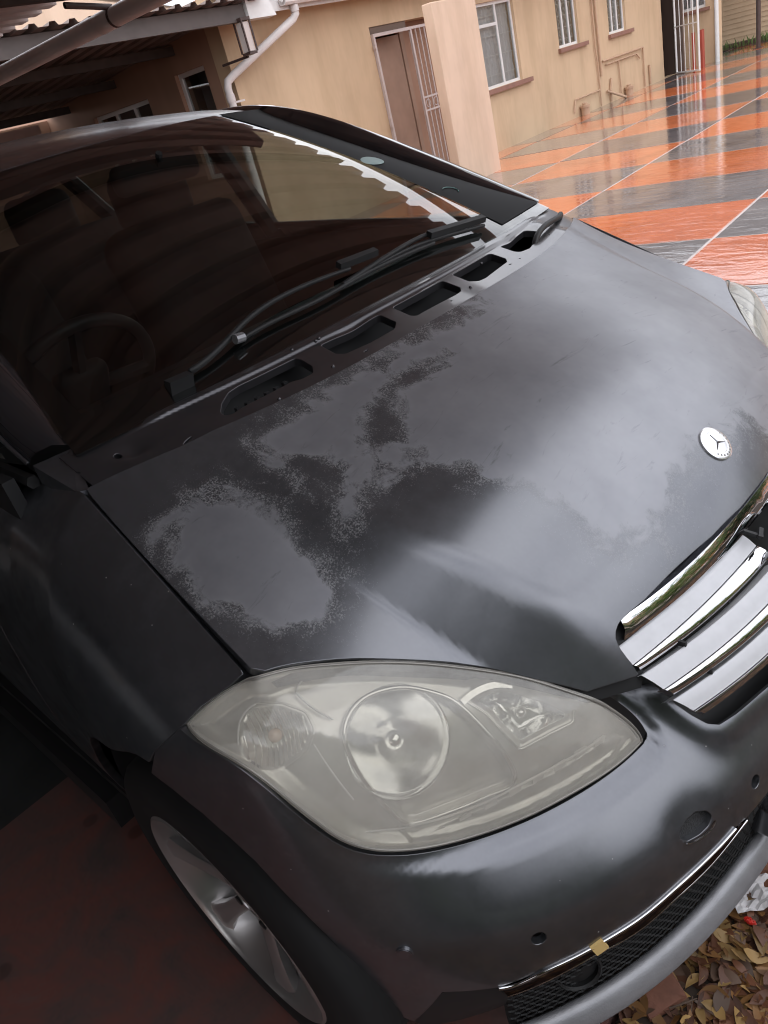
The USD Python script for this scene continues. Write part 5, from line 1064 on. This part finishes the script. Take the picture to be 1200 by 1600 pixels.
# headlamps ----------------------------------------------------------------
outline_top = np.vstack([hits([(289, 1131), (312, 1108), (359, 1073), (383, 1060)], lambda p: fender_field(p + [0, 0, .003])), hits([(397, 1056), (438, 1045), (502, 1036), (565, 1032), (640, 1032), (735, 1041), (830, 1058), (893, 1078), (925, 1089)], lambda p: hood_field(p + [0, 0, .004]))])
outline_low = hits([(1006, 1157), (957, 1203), (893, 1243), (830, 1276), (767, 1301), (703, 1320), (640, 1331), (597, 1332), (565, 1327), (527, 1312), (502, 1295), (457, 1260), (407, 1219), (375, 1197), (321, 1165)], lambda p: bumper_field(p - [0, 0, .002]))
tipz = outline_low[0]
outline_tip = np.array([outline_top[-1] + (tipz - outline_top[-1]) * t + [0, 0, .002] for t in (.35, .7)])
tip_px = [(957, 1106), (988, 1130)]
for k, (u, v) in enumerate(tip_px):
    r = unit(sight(u, v)); q = outline_tip[k]; outline_tip[k] = CAM + r * ((q - CAM) @ r)
up_ = smooth_path(np.vstack([outline_top, outline_tip, outline_low[:1]]), 70); lo_ = smooth_path(np.vstack([outline_low, outline_top[:1]]), 70)
OUT3 = np.vstack([up_[:-1], lo_[:-1]])
LN = unit(np.array([.60, -.42, .66])); LU = unit(np.cross([0, 0, 1.0], LN)); LV = np.cross(LN, LU); LO = OUT3.mean(0)
L2 = np.column_stack([(OUT3 - LO) @ LU, (OUT3 - LO) @ LV]); LH = (OUT3 - LO) @ LN
lens_poly = Polygon(L2).buffer(0).buffer(.003).buffer(-.003)
rb = np.array(lens_poly.exterior.coords)[:-1]
rbf = RBFInterpolator(L2, LH, kernel='thin_plate_spline', smoothing=3e-5)
def lens_h(uv):
    p = shapely.points(uv[:, 0], uv[:, 1]); d_ = shapely.distance(lens_poly.exterior, p); inside = shapely.contains_xy(lens_poly, uv[:, 0], uv[:, 1])
    d_ = np.where(inside, d_, 0); return rbf(uv) + .030 * (1 - np.exp(-d_ / .055)) - .0
def lens_lift(uv, off=0.0): return LO + uv[:, :1] * LU + uv[:, 1:2] * LV + (lens_h(uv) + off)[:, None] * LN
lens_out = lambda p: np.broadcast_to(LN, p.shape)
def lens_field(p):
    d_ = p - LO; uv = np.column_stack([d_ @ LU, d_ @ LV]); ok = np.abs(d_).max(1) < .45
    out_ = np.full(len(p), np.nan)
    if ok.any(): out_[ok] = d_[ok] @ LN - lens_h(uv[ok])
    return out_
def lamp_uv(px, depth):
    q = hits(px, lambda p: lens_field(p + LN * depth)); d_ = q - LO; return np.column_stack([d_ @ LU, d_ @ LV]), q
lamp_builders = []
def lamp_part(name, mesh, material, normals=None, smooth=40, label=None): lamp_builders.append((name, mesh, material, normals, smooth, label))
lensm, lensn, _ = patch(lens_poly.buffer(-.0012), lens_lift, .009, lens_out, flange=.014, lip=.002, bstep=.004)
lamp_part('lens', lensm, 'lens', lensn, label='hazy yellowed plastic lens')
gm, gn, _ = patch(lens_poly.buffer(.012).difference(lens_poly.buffer(-.003)), lambda uv: lens_lift(uv, -.013), .006, lens_out, flange=.01)
lamp_part('lamp_seal', gm, 'black', gn)
edge_ring = lens_lift(poly_path(np.array(lens_poly.buffer(-.0035).exterior.coords), .006), .0004); lamp_part('lens_edge', tube(edge_ring, .0019, 6, cap=False), 'lampdark', smooth=True)
# reflector housing: bowls and steps set back behind the lens
D0 = .038
ring_px = [(540, 1160), (538, 1140), (548, 1112), (570, 1090), (600, 1078), (630, 1074), (668, 1080), (703, 1092), (744, 1127), (776, 1162), (795, 1190), (803, 1222), (770, 1240), (730, 1257), (690, 1272), (655, 1284), (635, 1286), (615, 1272), (585, 1240), (560, 1205)]
ring_uv, _ = lamp_uv(ring_px, D0)
bowl = round_poly(Polygon(smooth_path(np.vstack([ring_uv, ring_uv[:1]]), 120)).buffer(0), .004)
turn_uv, _ = lamp_uv([(372, 1140), (380, 1112), (400, 1098), (440, 1098), (478, 1112), (492, 1140), (480, 1175), (440, 1205), (400, 1205), (378, 1180)], D0)
turn = round_poly(Polygon(turn_uv).buffer(0), .008)
high_uv, _ = lamp_uv([(722, 1092), (775, 1068), (800, 1070), (860, 1088), (897, 1108), (896, 1128), (860, 1146), (812, 1172), (790, 1150), (760, 1116)], D0)
high = round_poly(Polygon(high_uv).buffer(0), .004)
ll_uv, _ = lamp_uv([(612, 1293), (650, 1290), (700, 1275), (760, 1252), (800, 1232), (850, 1206), (900, 1178), (938, 1152), (960, 1146), (985, 1150), (955, 1188), (893, 1230), (830, 1264), (767, 1290), (700, 1309), (640, 1318)], D0 * .7)
ledge = Polygon(ll_uv).buffer(0)
def depth(poly, uv): p = shapely.points(uv[:, 0], uv[:, 1]); return np.where(shapely.contains_xy(poly, uv[:, 0], uv[:, 1]), shapely.distance(poly.exterior, p), 0)
def housing(uv):
    d_ = shapely.distance(lens_poly.exterior, shapely.points(uv[:, 0], uv[:, 1])); base = -.016 - .024 * sstep(d_ / .03)
    tb = depth(turn, uv); b = base - .035 * sstep(tb / .030)
    hb = depth(high, uv); b = b - .034 * sstep(hb / .026)
    lb = depth(ledge, uv); b = b + .012 * sstep(lb / .011)
    mb_ = depth(bowl, uv); b = b - .014 * sstep(mb_ / .011)
    return LO + uv[:, :1] * LU + uv[:, 1:2] * LV + (lens_h(uv) + b)[:, None] * LN
main_c = np.array(bowl.centroid.coords[0]); lamp_dom = lens_poly.buffer(-.001)
_, mc3 = lamp_uv([(622, 1158)], D0 + .008); mc2 = np.array([(mc3[0] - LO) @ LU, (mc3[0] - LO) @ LV]); RB = .068
hm2, hn2, _ = patch(lamp_dom.difference(Point(*mc2).buffer(RB, quad_segs=16)), housing, .0036, lens_out, flange=.01, bstep=.004)
lamp_part('lamp_housing', hm2, 'lampsilver', hn2)
AX = unit(np.array([.88, -.10, .28])); A1 = unit(np.cross([0, 0, 1.0], AX)); A2 = np.cross(AX, A1)
mc3 = mc3[0]
bn_ = unit(unit(CAM - mc3) * .45 + AX * .55); A1 = unit(np.cross([0, 0, 1.0], bn_)); A2 = np.cross(bn_, A1)
pb = [(RB * 1.06, .004), (RB * 1.03, .0065), (RB, .005)] + [(RB * math.sqrt(t), -.052 * (1 - t)) for t in np.linspace(.96, .02, 16)] + [(0, -.052)]
lamp_part('main_reflector', revolve(pb, mc3 - bn_ * .004, bn_, A1, A2, 64), 'reflector_clear', smooth=60)
lamp_part('bulb_shield', revolve([(0, -.002), (.008, -.004), (.0125, -.010), (.0135, -.030), (.0135, -.05)], mc3 - bn_ * .004, bn_, A1, A2, 28), 'reflector', smooth=50)
br = np.array(bowl.exterior.coords); lamp_part('bowl_bezel', tube(lens_lift(poly_path(br, .006), -D0 + .004), .0036, 6, cap=False), 'reflector', smooth=True)
def bowl_ring(poly, off, r_, m_='satin', name='bezel'): lamp_part(name, tube(lens_lift(poly_path(np.array(poly.exterior.coords), .006), off), r_, 6, cap=False), m_, smooth=True)
bowl_ring(turn, -.040, .0018, 'lampsilver'); bowl_ring(high, -.038, .0016, 'reflector')
# turn-signal bowl: fine vertical flutes
tc = np.array(turn.centroid.coords[0]); fl_ = []
for k in range(15):
    x_ = turn.bounds[0] + (k + .5) / 15 * (turn.bounds[2] - turn.bounds[0]); seg = LineString([(x_, turn.bounds[1]), (x_, turn.bounds[3])]).intersection(turn.buffer(-.006))
    if seg.is_empty or seg.geom_type != 'LineString': continue
    q = poly_path(np.array(seg.coords), .004); P3 = housing(q) + LN * .0006; fl_.append(tube(P3, .0016, 5))
lamp_part('flute', trimesh.util.concatenate(fl_), 'reflector', smooth=True)
tcp = housing(tc[None])[0]; lamp_part('turn_bulb', trimesh.util.concatenate([trimesh.creation.icosphere(subdivisions=2, radius=.009).apply_transform(trimesh.transformations.translation_matrix(tcp + LN * .018)), tube([tcp, tcp + LN * .016], .008, 10)]), mat('amber_bulb', (0.55, 0.40, 0.30), 0.25, coat=1.0))
hc = np.array(high.centroid.coords[0]); hcp = housing(hc[None])[0]; lamp_part('high_beam_bulb', trimesh.util.concatenate([trimesh.creation.icosphere(subdivisions=2, radius=.008).apply_transform(trimesh.transformations.translation_matrix(hcp + LN * .014)), tube([hcp, hcp + LN * .012], .008, 10)]), 'reflector_clear')
hs = high.buffer(-.0105); m_, n_, _ = patch(hs if hs.geom_type == 'Polygon' else max(hs.geoms, key=lambda g: g.area), lambda uv: housing(uv) + LN * .001, .005, lens_out, flange=.002)
lamp_part('high_beam_reflector', m_, 'reflector_clear', n_)
# row of small steps along the lower edge
stp = [(652, 1304), (686, 1294), (728, 1272), (768, 1252), (806, 1231), (842, 1211), (876, 1191), (908, 1170), (938, 1153)]
suv, _ = lamp_uv(stp, D0 * .7)
for k in range(len(suv)):
    d_ = unit(suv[min(k + 1, 8)] - suv[max(k - 1, 0)]); n_ = np.array([-d_[1], d_[0]])
    if n_ @ (np.array(bowl.centroid.coords[0]) - suv[k]) > 0: n_ = -n_
    q = suv[k]; tri = np.array([q - d_ * .010, q + d_ * .008, q + d_ * .004 + n_ * .012, q - d_ * .013 + n_ * .014]); P3 = lens_lift(tri, -.022); P4 = lens_lift(tri, -.034)
    P3[2:] = lens_lift(tri[2:], -.032)
    m_ = trimesh.Trimesh(np.vstack([P3, P4]), [(0, 1, 2), (0, 2, 3), (4, 6, 5), (4, 7, 6), (0, 4, 5), (0, 5, 1), (1, 5, 6), (1, 6, 2), (2, 6, 7), (2, 7, 3), (3, 7, 4), (3, 4, 0)], process=False); m_.fix_normals(); lamp_part('lamp_step', m_, 'white_paint', smooth=False)
stepline, _ = lamp_uv([(640, 1289), (700, 1274), (760, 1251), (800, 1231), (870, 1194), (935, 1155)], D0 * .7); lamp_part('step_ridge', tube(lens_lift(smooth_path(stepline, 24), -.019), .0016, 6), 'white_paint', smooth=True)
lpx, _ = lamp_uv([(722, 1098), (775, 1070), (800, 1071)], D0 * .8); lamp_part('trim_bar', sweep(lens_lift(smooth_path(lpx, 10), -.03), [(-.005, -.004), (-.004, .003), (.004, .003), (.005, -.004)], LN), 'reflector', smooth=False)
for px in ([(462, 1082), (480, 1100), (520, 1124)], [(490, 1164), (500, 1180), (552, 1250)], [(375, 1200), (372, 1165), (372, 1135), (398, 1100)], [(545, 1310), (560, 1304), (620, 1296), (650, 1290)], [(462, 1080), (470, 1065), (490, 1052), (525, 1046)]):
    q, _ = lamp_uv(px, D0 * .75); lamp_part('trim_line', tube(lens_lift(smooth_path(q, 14), -.032), .0013, 5), 'satin', smooth=True)
for sg in (-1, 1):
    h_ = sub('headlamp', label='hazy yellowed headlamp on the near corner' if sg < 0 else None)
    for name, mesh, m_, n_, sm, lab in lamp_builders:
        if sg < 0: obj(name, mesh, m_, h_, normals=n_, smooth=sm)
        else:
            if n_ is not None: a, b = mirror(mesh, n_); obj(name, a, m_, h_, normals=b)
            else: obj(name, mirror(mesh), m_, h_, smooth=sm)
# gutter pipe under the open edge of the near carport
gp_ = thing('gutter_pipe', 'grey plastic pipe slung under the open edge of the near carport roof', 'pipe')
dd = -ED
obj('pipe', tube([hp(2.28, 9.0, 2.20), hp(2.28, -1.0, 2.20)], .055, 18), 'pvc', gp_, smooth=True)
pj = hp(2.28, float(at(122, 38, 2, 2.20) @ ED), 2.20); obj('pipe_joint', tube([pj - dd * .10, pj + dd * .06], .057, 18), 'pvc', gp_, smooth=True)
obj('pipe_strap', tube([pj + dd * .07, pj + dd * .09], .0585, 18), 'darksteel', gp_, smooth=True)
obj('pipe_hanger', tube([pj + dd * .08 + [0, 0, .05], pj + dd * .08 + [.0, -.30, .09]], .018, 8), 'darksteel', gp_, smooth=True)
# white car parked on the far side, seen through the cabin
wc = thing('white_car', 'white car parked beyond the grey car, seen through its side windows', 'car', (-3.6, -3.6, 0))
obj('body', [rounded(3.9, 1.65, .62, .16, (0, 0, .60))], 'whitecar', wc, smooth=60)
cb = trimesh.convex.convex_hull(np.array([(-1.6, s * .72, .88) for s in (-1, 1)] + [(1.1, s * .74, .88) for s in (-1, 1)] + [(-1.2, s * .56, 1.42) for s in (-1, 1)] + [(.35, s * .56, 1.42) for s in (-1, 1)])); obj('cabin', cb, 'whitecar', wc, smooth=False)
for s in (-1, 1): obj('side_window', trimesh.Trimesh(np.array([(-1.35, s * .715, .95), (.85, s * .725, .95), (.28, s * .60, 1.36), (-1.1, s * .60, 1.36)]), [(0, 1, 2), (0, 2, 3)], process=False), 'black_gloss', wc)
obj('windscreen', trimesh.Trimesh(np.array([(1.06, -.66, .92), (1.06, .66, .92), (.42, .52, 1.37), (.42, -.52, 1.37)]), [(0, 1, 2), (0, 2, 3)], process=False), 'black_gloss', wc)
for s in (-1, 1):
    obj('indicator', rounded(.06, .16, .10, .02, (1.93, s * .68, .70)), 'amber', wc)
    for x in (-1.25, 1.25): obj('wheel', tube([(x, s * .70, .3), (x, s * .84, .3)], .30, 28), 'rubber', wc, smooth=40)
# planting behind the photographer: what the chrome mirrors
def leafy(n, c, r, size, seed, m_):
    g = np.random.default_rng(seed); d_ = unit(g.normal(size=(n, 3))); p = np.asarray(c) + d_ * np.asarray(r) * (g.random((n, 1)) ** .35) * (1 + .25 * np.sin(d_[:, :1] * 7 + d_[:, 1:2] * 5))
    p[:, 2] = np.maximum(p[:, 2], .03); u = unit(g.normal(size=(n, 3)) + [0, 0, .2]); v = unit(np.cross(u, g.normal(size=(n, 3)))); s = size * g.uniform(.6, 1.3, (n, 1))
    V = np.stack([p, p + u * s * .5 + v * s * .28, p + u * s, p + u * s * .5 - v * s * .28], 1).reshape(-1, 3); i = np.arange(n)[:, None] * 4
    return trimesh.Trimesh(V, np.vstack([i + [0, 1, 2], i + [0, 2, 3]]), process=False)
spots = [(3.0, -2.2, .6), (3.0, -1.1, .7), (2.8, -.1, .65), (3.0, 1.0, .75), (2.9, 2.2, .65), (3.6, -3.3, .7), (3.2, 3.4, .7)]
for k, (x, y, r) in enumerate(spots):
    b_ = thing('garden_shrub', 'bushy green shrub in the planting bed in front of the car', 'shrub', group='shrubs behind the photographer')
    obj('foliage', leafy(2600, (x, y, r * .95), (r * .9, r * .95, r * .9), .085, 50 + k, 'green0'), 'green0' if k % 3 else 'green1', b_, smooth=False)
    obj('stem', tube([(x, y, 0), (x + .03, y, r * .5), (x, y + .04, r)], [.03, .022, .012], 6), 'bark', b_)
def tree(s_, d_, hgt, rad, seed, m_='green0', label=None, group=None, n=2600, leaf=.55, loc=None):
    p = hp(s_, d_, 0) if loc is None else np.asarray(loc, float); t_ = thing('garden_tree' if loc is not None else 'tall_tree', label, 'tree', group=group)
    g_ = np.random.default_rng(seed); tr = np.array([p, p + [g_.normal() * .1, g_.normal() * .1, hgt * .3], p + [g_.normal() * .3, g_.normal() * .3, hgt * .7]]); obj('trunk', tube(smooth_path(tr, 10), np.linspace(hgt * .022, hgt * .008, 10), 8), 'bark', t_, smooth=True)
    for k in range(5): a = g_.uniform(0, 6.28); obj('limb', tube(smooth_path([tr[1] + [0, 0, k * hgt * .06], tr[1] + [math.cos(a) * rad * .4, math.sin(a) * rad * .4, hgt * (.2 + .06 * k)], tr[1] + [math.cos(a) * rad * .8, math.sin(a) * rad * .8, hgt * (.32 + .05 * k)]], 6), np.linspace(hgt * .009, hgt * .003, 6), 6), 'bark', t_, smooth=True)
    cl_ = [leafy(n // 7, p + [g_.normal() * rad * .42, g_.normal() * rad * .42, hgt * g_.uniform(.42, .86)], (rad * .62, rad * .62, rad * .55), leaf, seed * 10 + k, m_) for k in range(7)]
    obj('crown', cl_, m_, t_, smooth=False)
hall = thing('dark_roofed_hall', 'unseen dark roofed hall added far beyond the boarded wall to darken reflections', 'building')  # unseen building added so glass and wet slabs reflect something dark
obj('wall', [fbox(27.5, 27.8, -26, 24, 0, 3.4), fbox(27.8, 44, 23.7, 24, 0, 3.4), fbox(27.8, 44, -26, -25.7, 0, 3.4)], 'plaster_cream', hall, smooth=False)
rfm = trimesh.convex.convex_hull(np.array([hp(s_, d_, z_) for s_, d_, z_ in ((26.2, -26.5, 3.3), (26.2, 24.5, 3.3), (32.5, -26.5, 8.8), (32.5, 24.5, 8.8), (44.5, -26.5, 3.3), (44.5, 24.5, 3.3))])); obj('roof', rfm, mat('dark_tiles', (0.045, 0.042, 0.045), 0.7, var=.25, vscale=3), hall, smooth=False)
for k, (x, y, r) in enumerate([(0.95, -4.2, 1.25), (2.0, -4.2, 1.25), (3.0, -4.0, 1.3), (3.9, -3.7, 1.3), (4.9, -3.2, 1.3), (5.7, -2.2, 1.3)]):  # unseen planting added and shaped to darken hood and bumper reflections
    b_ = thing('garden_tree' if k < 2 else 'tall_shrub', 'unseen garden tree added so its dense dark crown darkens the hood reflection' if k < 2 else 'unseen tall dark green shrub added to darken reflections in the car', 'tree' if k < 2 else 'shrub', group='added trees at the garden edge' if k < 2 else 'added shrubs at the garden edge')
    lo_f = [] if k < 2 else [leafy(3600, (x, y, 1.2), (r * .75, r * .75, 1.25), .17, 150 + k, 'green0')]
    obj('foliage', lo_f + [leafy(4200, (x + .1, y - .1, 3.1 - .14 * k), (r * .75, r * .75, 1.1), .19, 170 + k, 'green0')], 'green0', b_, smooth=False)
    obj('trunk', tube([(x, y, 0), (x + .05, y, 1.2), (x, y + .04, 2.9)], [.07, .05, .02], 7), 'bark', b_)
bwl = thing('boundary_wall', 'unseen rendered wall added beyond the garden for the bumper to reflect', 'wall'); obj('wall_body', box(-12, 7.2, -8.2, -8.0, 0, 2.0), 'plaster_dark', bwl, smooth=False)  # unseen wall added as something for the bumper side to reflect
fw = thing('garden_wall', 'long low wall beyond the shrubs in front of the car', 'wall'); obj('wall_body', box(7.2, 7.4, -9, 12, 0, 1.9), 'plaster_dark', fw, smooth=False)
# fallen leaves
def leaf_mesh(seed):
    g = np.random.default_rng(seed); L_, W_ = .060, .0105 * g.uniform(.8, 1.35); t = np.linspace(0, 1, 7); w = W_ * np.sin(np.pi * t ** .8) ** .8 + .0004; cu = g.uniform(.05, .35); z = L_ * cu * np.sin(np.pi * t) * g.choice([-1, 1]) * .5 + .0; f_ = g.uniform(.05, .45)
    mid_ = np.column_stack([(t - .5) * L_, .006 * np.sin(t * 3) * g.choice([-1, 1]), z]); V = np.vstack([mid_ + np.column_stack([0 * t, w, f_ * w]), mid_, mid_ - np.column_stack([0 * t, w, -f_ * w])]); n = 7; F = []
    for r in range(2):
        for i in range(6): a = r * n + i; F += [(a, a + n, a + n + 1), (a, a + n + 1, a + 1)]
    V[:, 2] -= V[:, 2].min(); return trimesh.Trimesh(V, F, process=False)
LEAFL = ['dry ochre leaf fallen on the soil by the bumper', 'dry russet leaf fallen on the soil by the bumper', 'dark brown dead leaf fallen on the soil by the bumper', 'dry yellow leaf fallen on the soil by the bumper', 'dull withered leaf fallen on the soil by the bumper']
UsdGeom.Scope.Define(stage, '/World/Looks')
protos = {}
def view_px(p): q = CM @ (np.asarray(p) - CAM); return q[0] / q[2] * FPX + 600, q[1] / q[2] * FPX + 800
def hidden(p): u, v_ = view_px(p); return not (-20 < u < 1230 and -20 < v_ < 1640)
cnt = 0; gl = np.random.default_rng(5)
def put_leaf(x, y, z):
    global cnt
    kind = int(gl.choice(5, p=[.24, .24, .24, .14, .14])); var = int(gl.integers(0, 3)); key = (kind, var)
    x_ = thing('fallen_leaf', LEAFL[kind], 'leaf', group=['ochre', 'russet', 'brown', 'yellow', 'dull'][kind] + ' fallen leaves'); x_.GetPrim() if hasattr(x_, 'GetPrim') else x_
    X = UsdGeom.Xformable(x_); X.AddTranslateOp().Set(Gf.Vec3d(float(x), float(y), float(z))); X.AddRotateXYZOp().Set(Gf.Vec3f(float(gl.normal(0, 22)), float(gl.normal(0, 22)), float(gl.uniform(0, 360)))); s_ = float(gl.uniform(.5, .95)); X.AddScaleOp().Set(Gf.Vec3f(s_, s_, s_))
    if key not in protos:
        obj('blade', leaf_mesh(kind * 7 + var), 'leaf%d' % kind, x_, smooth=True); protos[key] = x_.GetPath() if hasattr(x_, 'GetPath') else x_
    else:
        x_.GetReferences().AddInternalReference(Sdf.Path(str(protos[key]) + '')) if False else None
        obj('blade', leaf_mesh(kind * 7 + var), 'leaf%d' % kind, x_, smooth=True)
    cnt += 1
tries = 0
while cnt < 290 and tries < 20000:
    tries += 1
    u, v_ = gl.uniform(930, 1205), gl.uniform(1330, 1605)
    if (u - 950) * .98 + (v_ - 1600) < -40: continue
    p = at(u, v_, 2, gl.uniform(.034, .052)); 
    if p[0] < .62: continue
    put_leaf(p[0], p[1], p[2])
carpet = []
for k in range(9000):
    x, y = gl.uniform(.64, 2.2), gl.uniform(-1.6, 1.4); m_ = leaf_mesh(int(gl.integers(0, 12))); m_.apply_transform(trimesh.transformations.euler_matrix(gl.normal(0, .35), gl.normal(0, .35), gl.uniform(0, 6.28))); m_.apply_scale(gl.uniform(.5, .95)); m_.apply_translation((x, y, gl.uniform(.026, .044))); carpet.append((int(gl.choice(5, p=[.2, .26, .32, .07, .15])), m_))
litter = tag(UsdGeom.Xform.Define(stage, '/World/leaf_litter'), kind='stuff')
for k in range(5): obj(['ochre_leaves', 'russet_leaves', 'brown_leaves', 'yellow_leaves', 'dull_leaves'][k], [m_ for q, m_ in carpet if q == k], 'leaf%d' % k, litter, smooth=False, kind='stuff')
twigs = []
for k in range(140):
    x, y, a_ = gl.uniform(.66, 2.0), gl.uniform(-1.4, 1.0), gl.uniform(0, 6.28); L_ = gl.uniform(.03, .12); d_ = np.array([math.cos(a_), math.sin(a_), gl.uniform(-.08, .12)]); p = np.array([x, y, gl.uniform(.040, .056)])
    twigs.append(tube([p, p + d_ * L_ * .5 + [0, 0, gl.uniform(-.004, .006)], p + d_ * L_ + gl.normal(0, .006, 3)], [.0018, .0015, .0008], 5))
obj('twigs', twigs, 'bark', litter, smooth=True, kind='stuff')
# odds and ends among the leaves
brk = thing('brick_piece', 'flat broken piece of brown brick lying among the leaves', 'brick'); bpnt = at(1030, 1555, 2, .045)
bm_ = trimesh.convex.convex_hull(np.array([(-.05, -.03, 0), (.05, -.035, 0), (.055, .03, 0), (-.045, .038, 0), (-.048, -.028, .022), (.046, -.03, .026), (.05, .026, .024), (-.04, .034, .02)])); bm_.vertices = bm_.vertices * [.75, .8, .55] + .0; bm_.apply_transform(trimesh.transformations.euler_matrix(.16, -.12, 1.1)); bm_.apply_translation(bpnt); obj('brick_body', bm_, mat('brick', (0.20, 0.085, 0.055), 0.8, var=.3, vscale=30, bump=.5, bscale=120), brk, smooth=False)
pl2 = thing('plastic_scrap', 'crumpled pale plastic scrap under the front lip', 'litter'); pp = at(1180, 1398, 2, .055); g = np.random.default_rng(3)
gx, gy = np.meshgrid(np.linspace(-1, 1, 9), np.linspace(-1, 1, 9)); V = np.column_stack([gx.ravel() * .045, gy.ravel() * .03, .014 * g.random(81) + .006 * np.sin(gx.ravel() * 5)]); F = [f for j in range(8) for i in range(8) for f in ((j * 9 + i, j * 9 + i + 1, j * 9 + i + 10), (j * 9 + i, j * 9 + i + 10, j * 9 + i + 9))]
sm2 = trimesh.Trimesh(V, F, process=False); sm2.apply_transform(trimesh.transformations.rotation_matrix(.8, [0, 0, 1])); sm2.apply_translation(pp); obj('scrap_sheet', sm2, 'litter', pl2, smooth=False)
rw_ = thing('red_wrapper', 'small crumpled bright red wrapper among the leaves', 'litter'); pr_ = at(1170, 1440, 2, .052); mm_ = trimesh.creation.icosphere(subdivisions=2, radius=.007); mm_.vertices *= [1.5, .8, .5]; mm_.vertices += .003 * g.random(mm_.vertices.shape); mm_.apply_translation(pr_); obj('wrapper', mm_, 'litter_red', rw_, smooth=False)
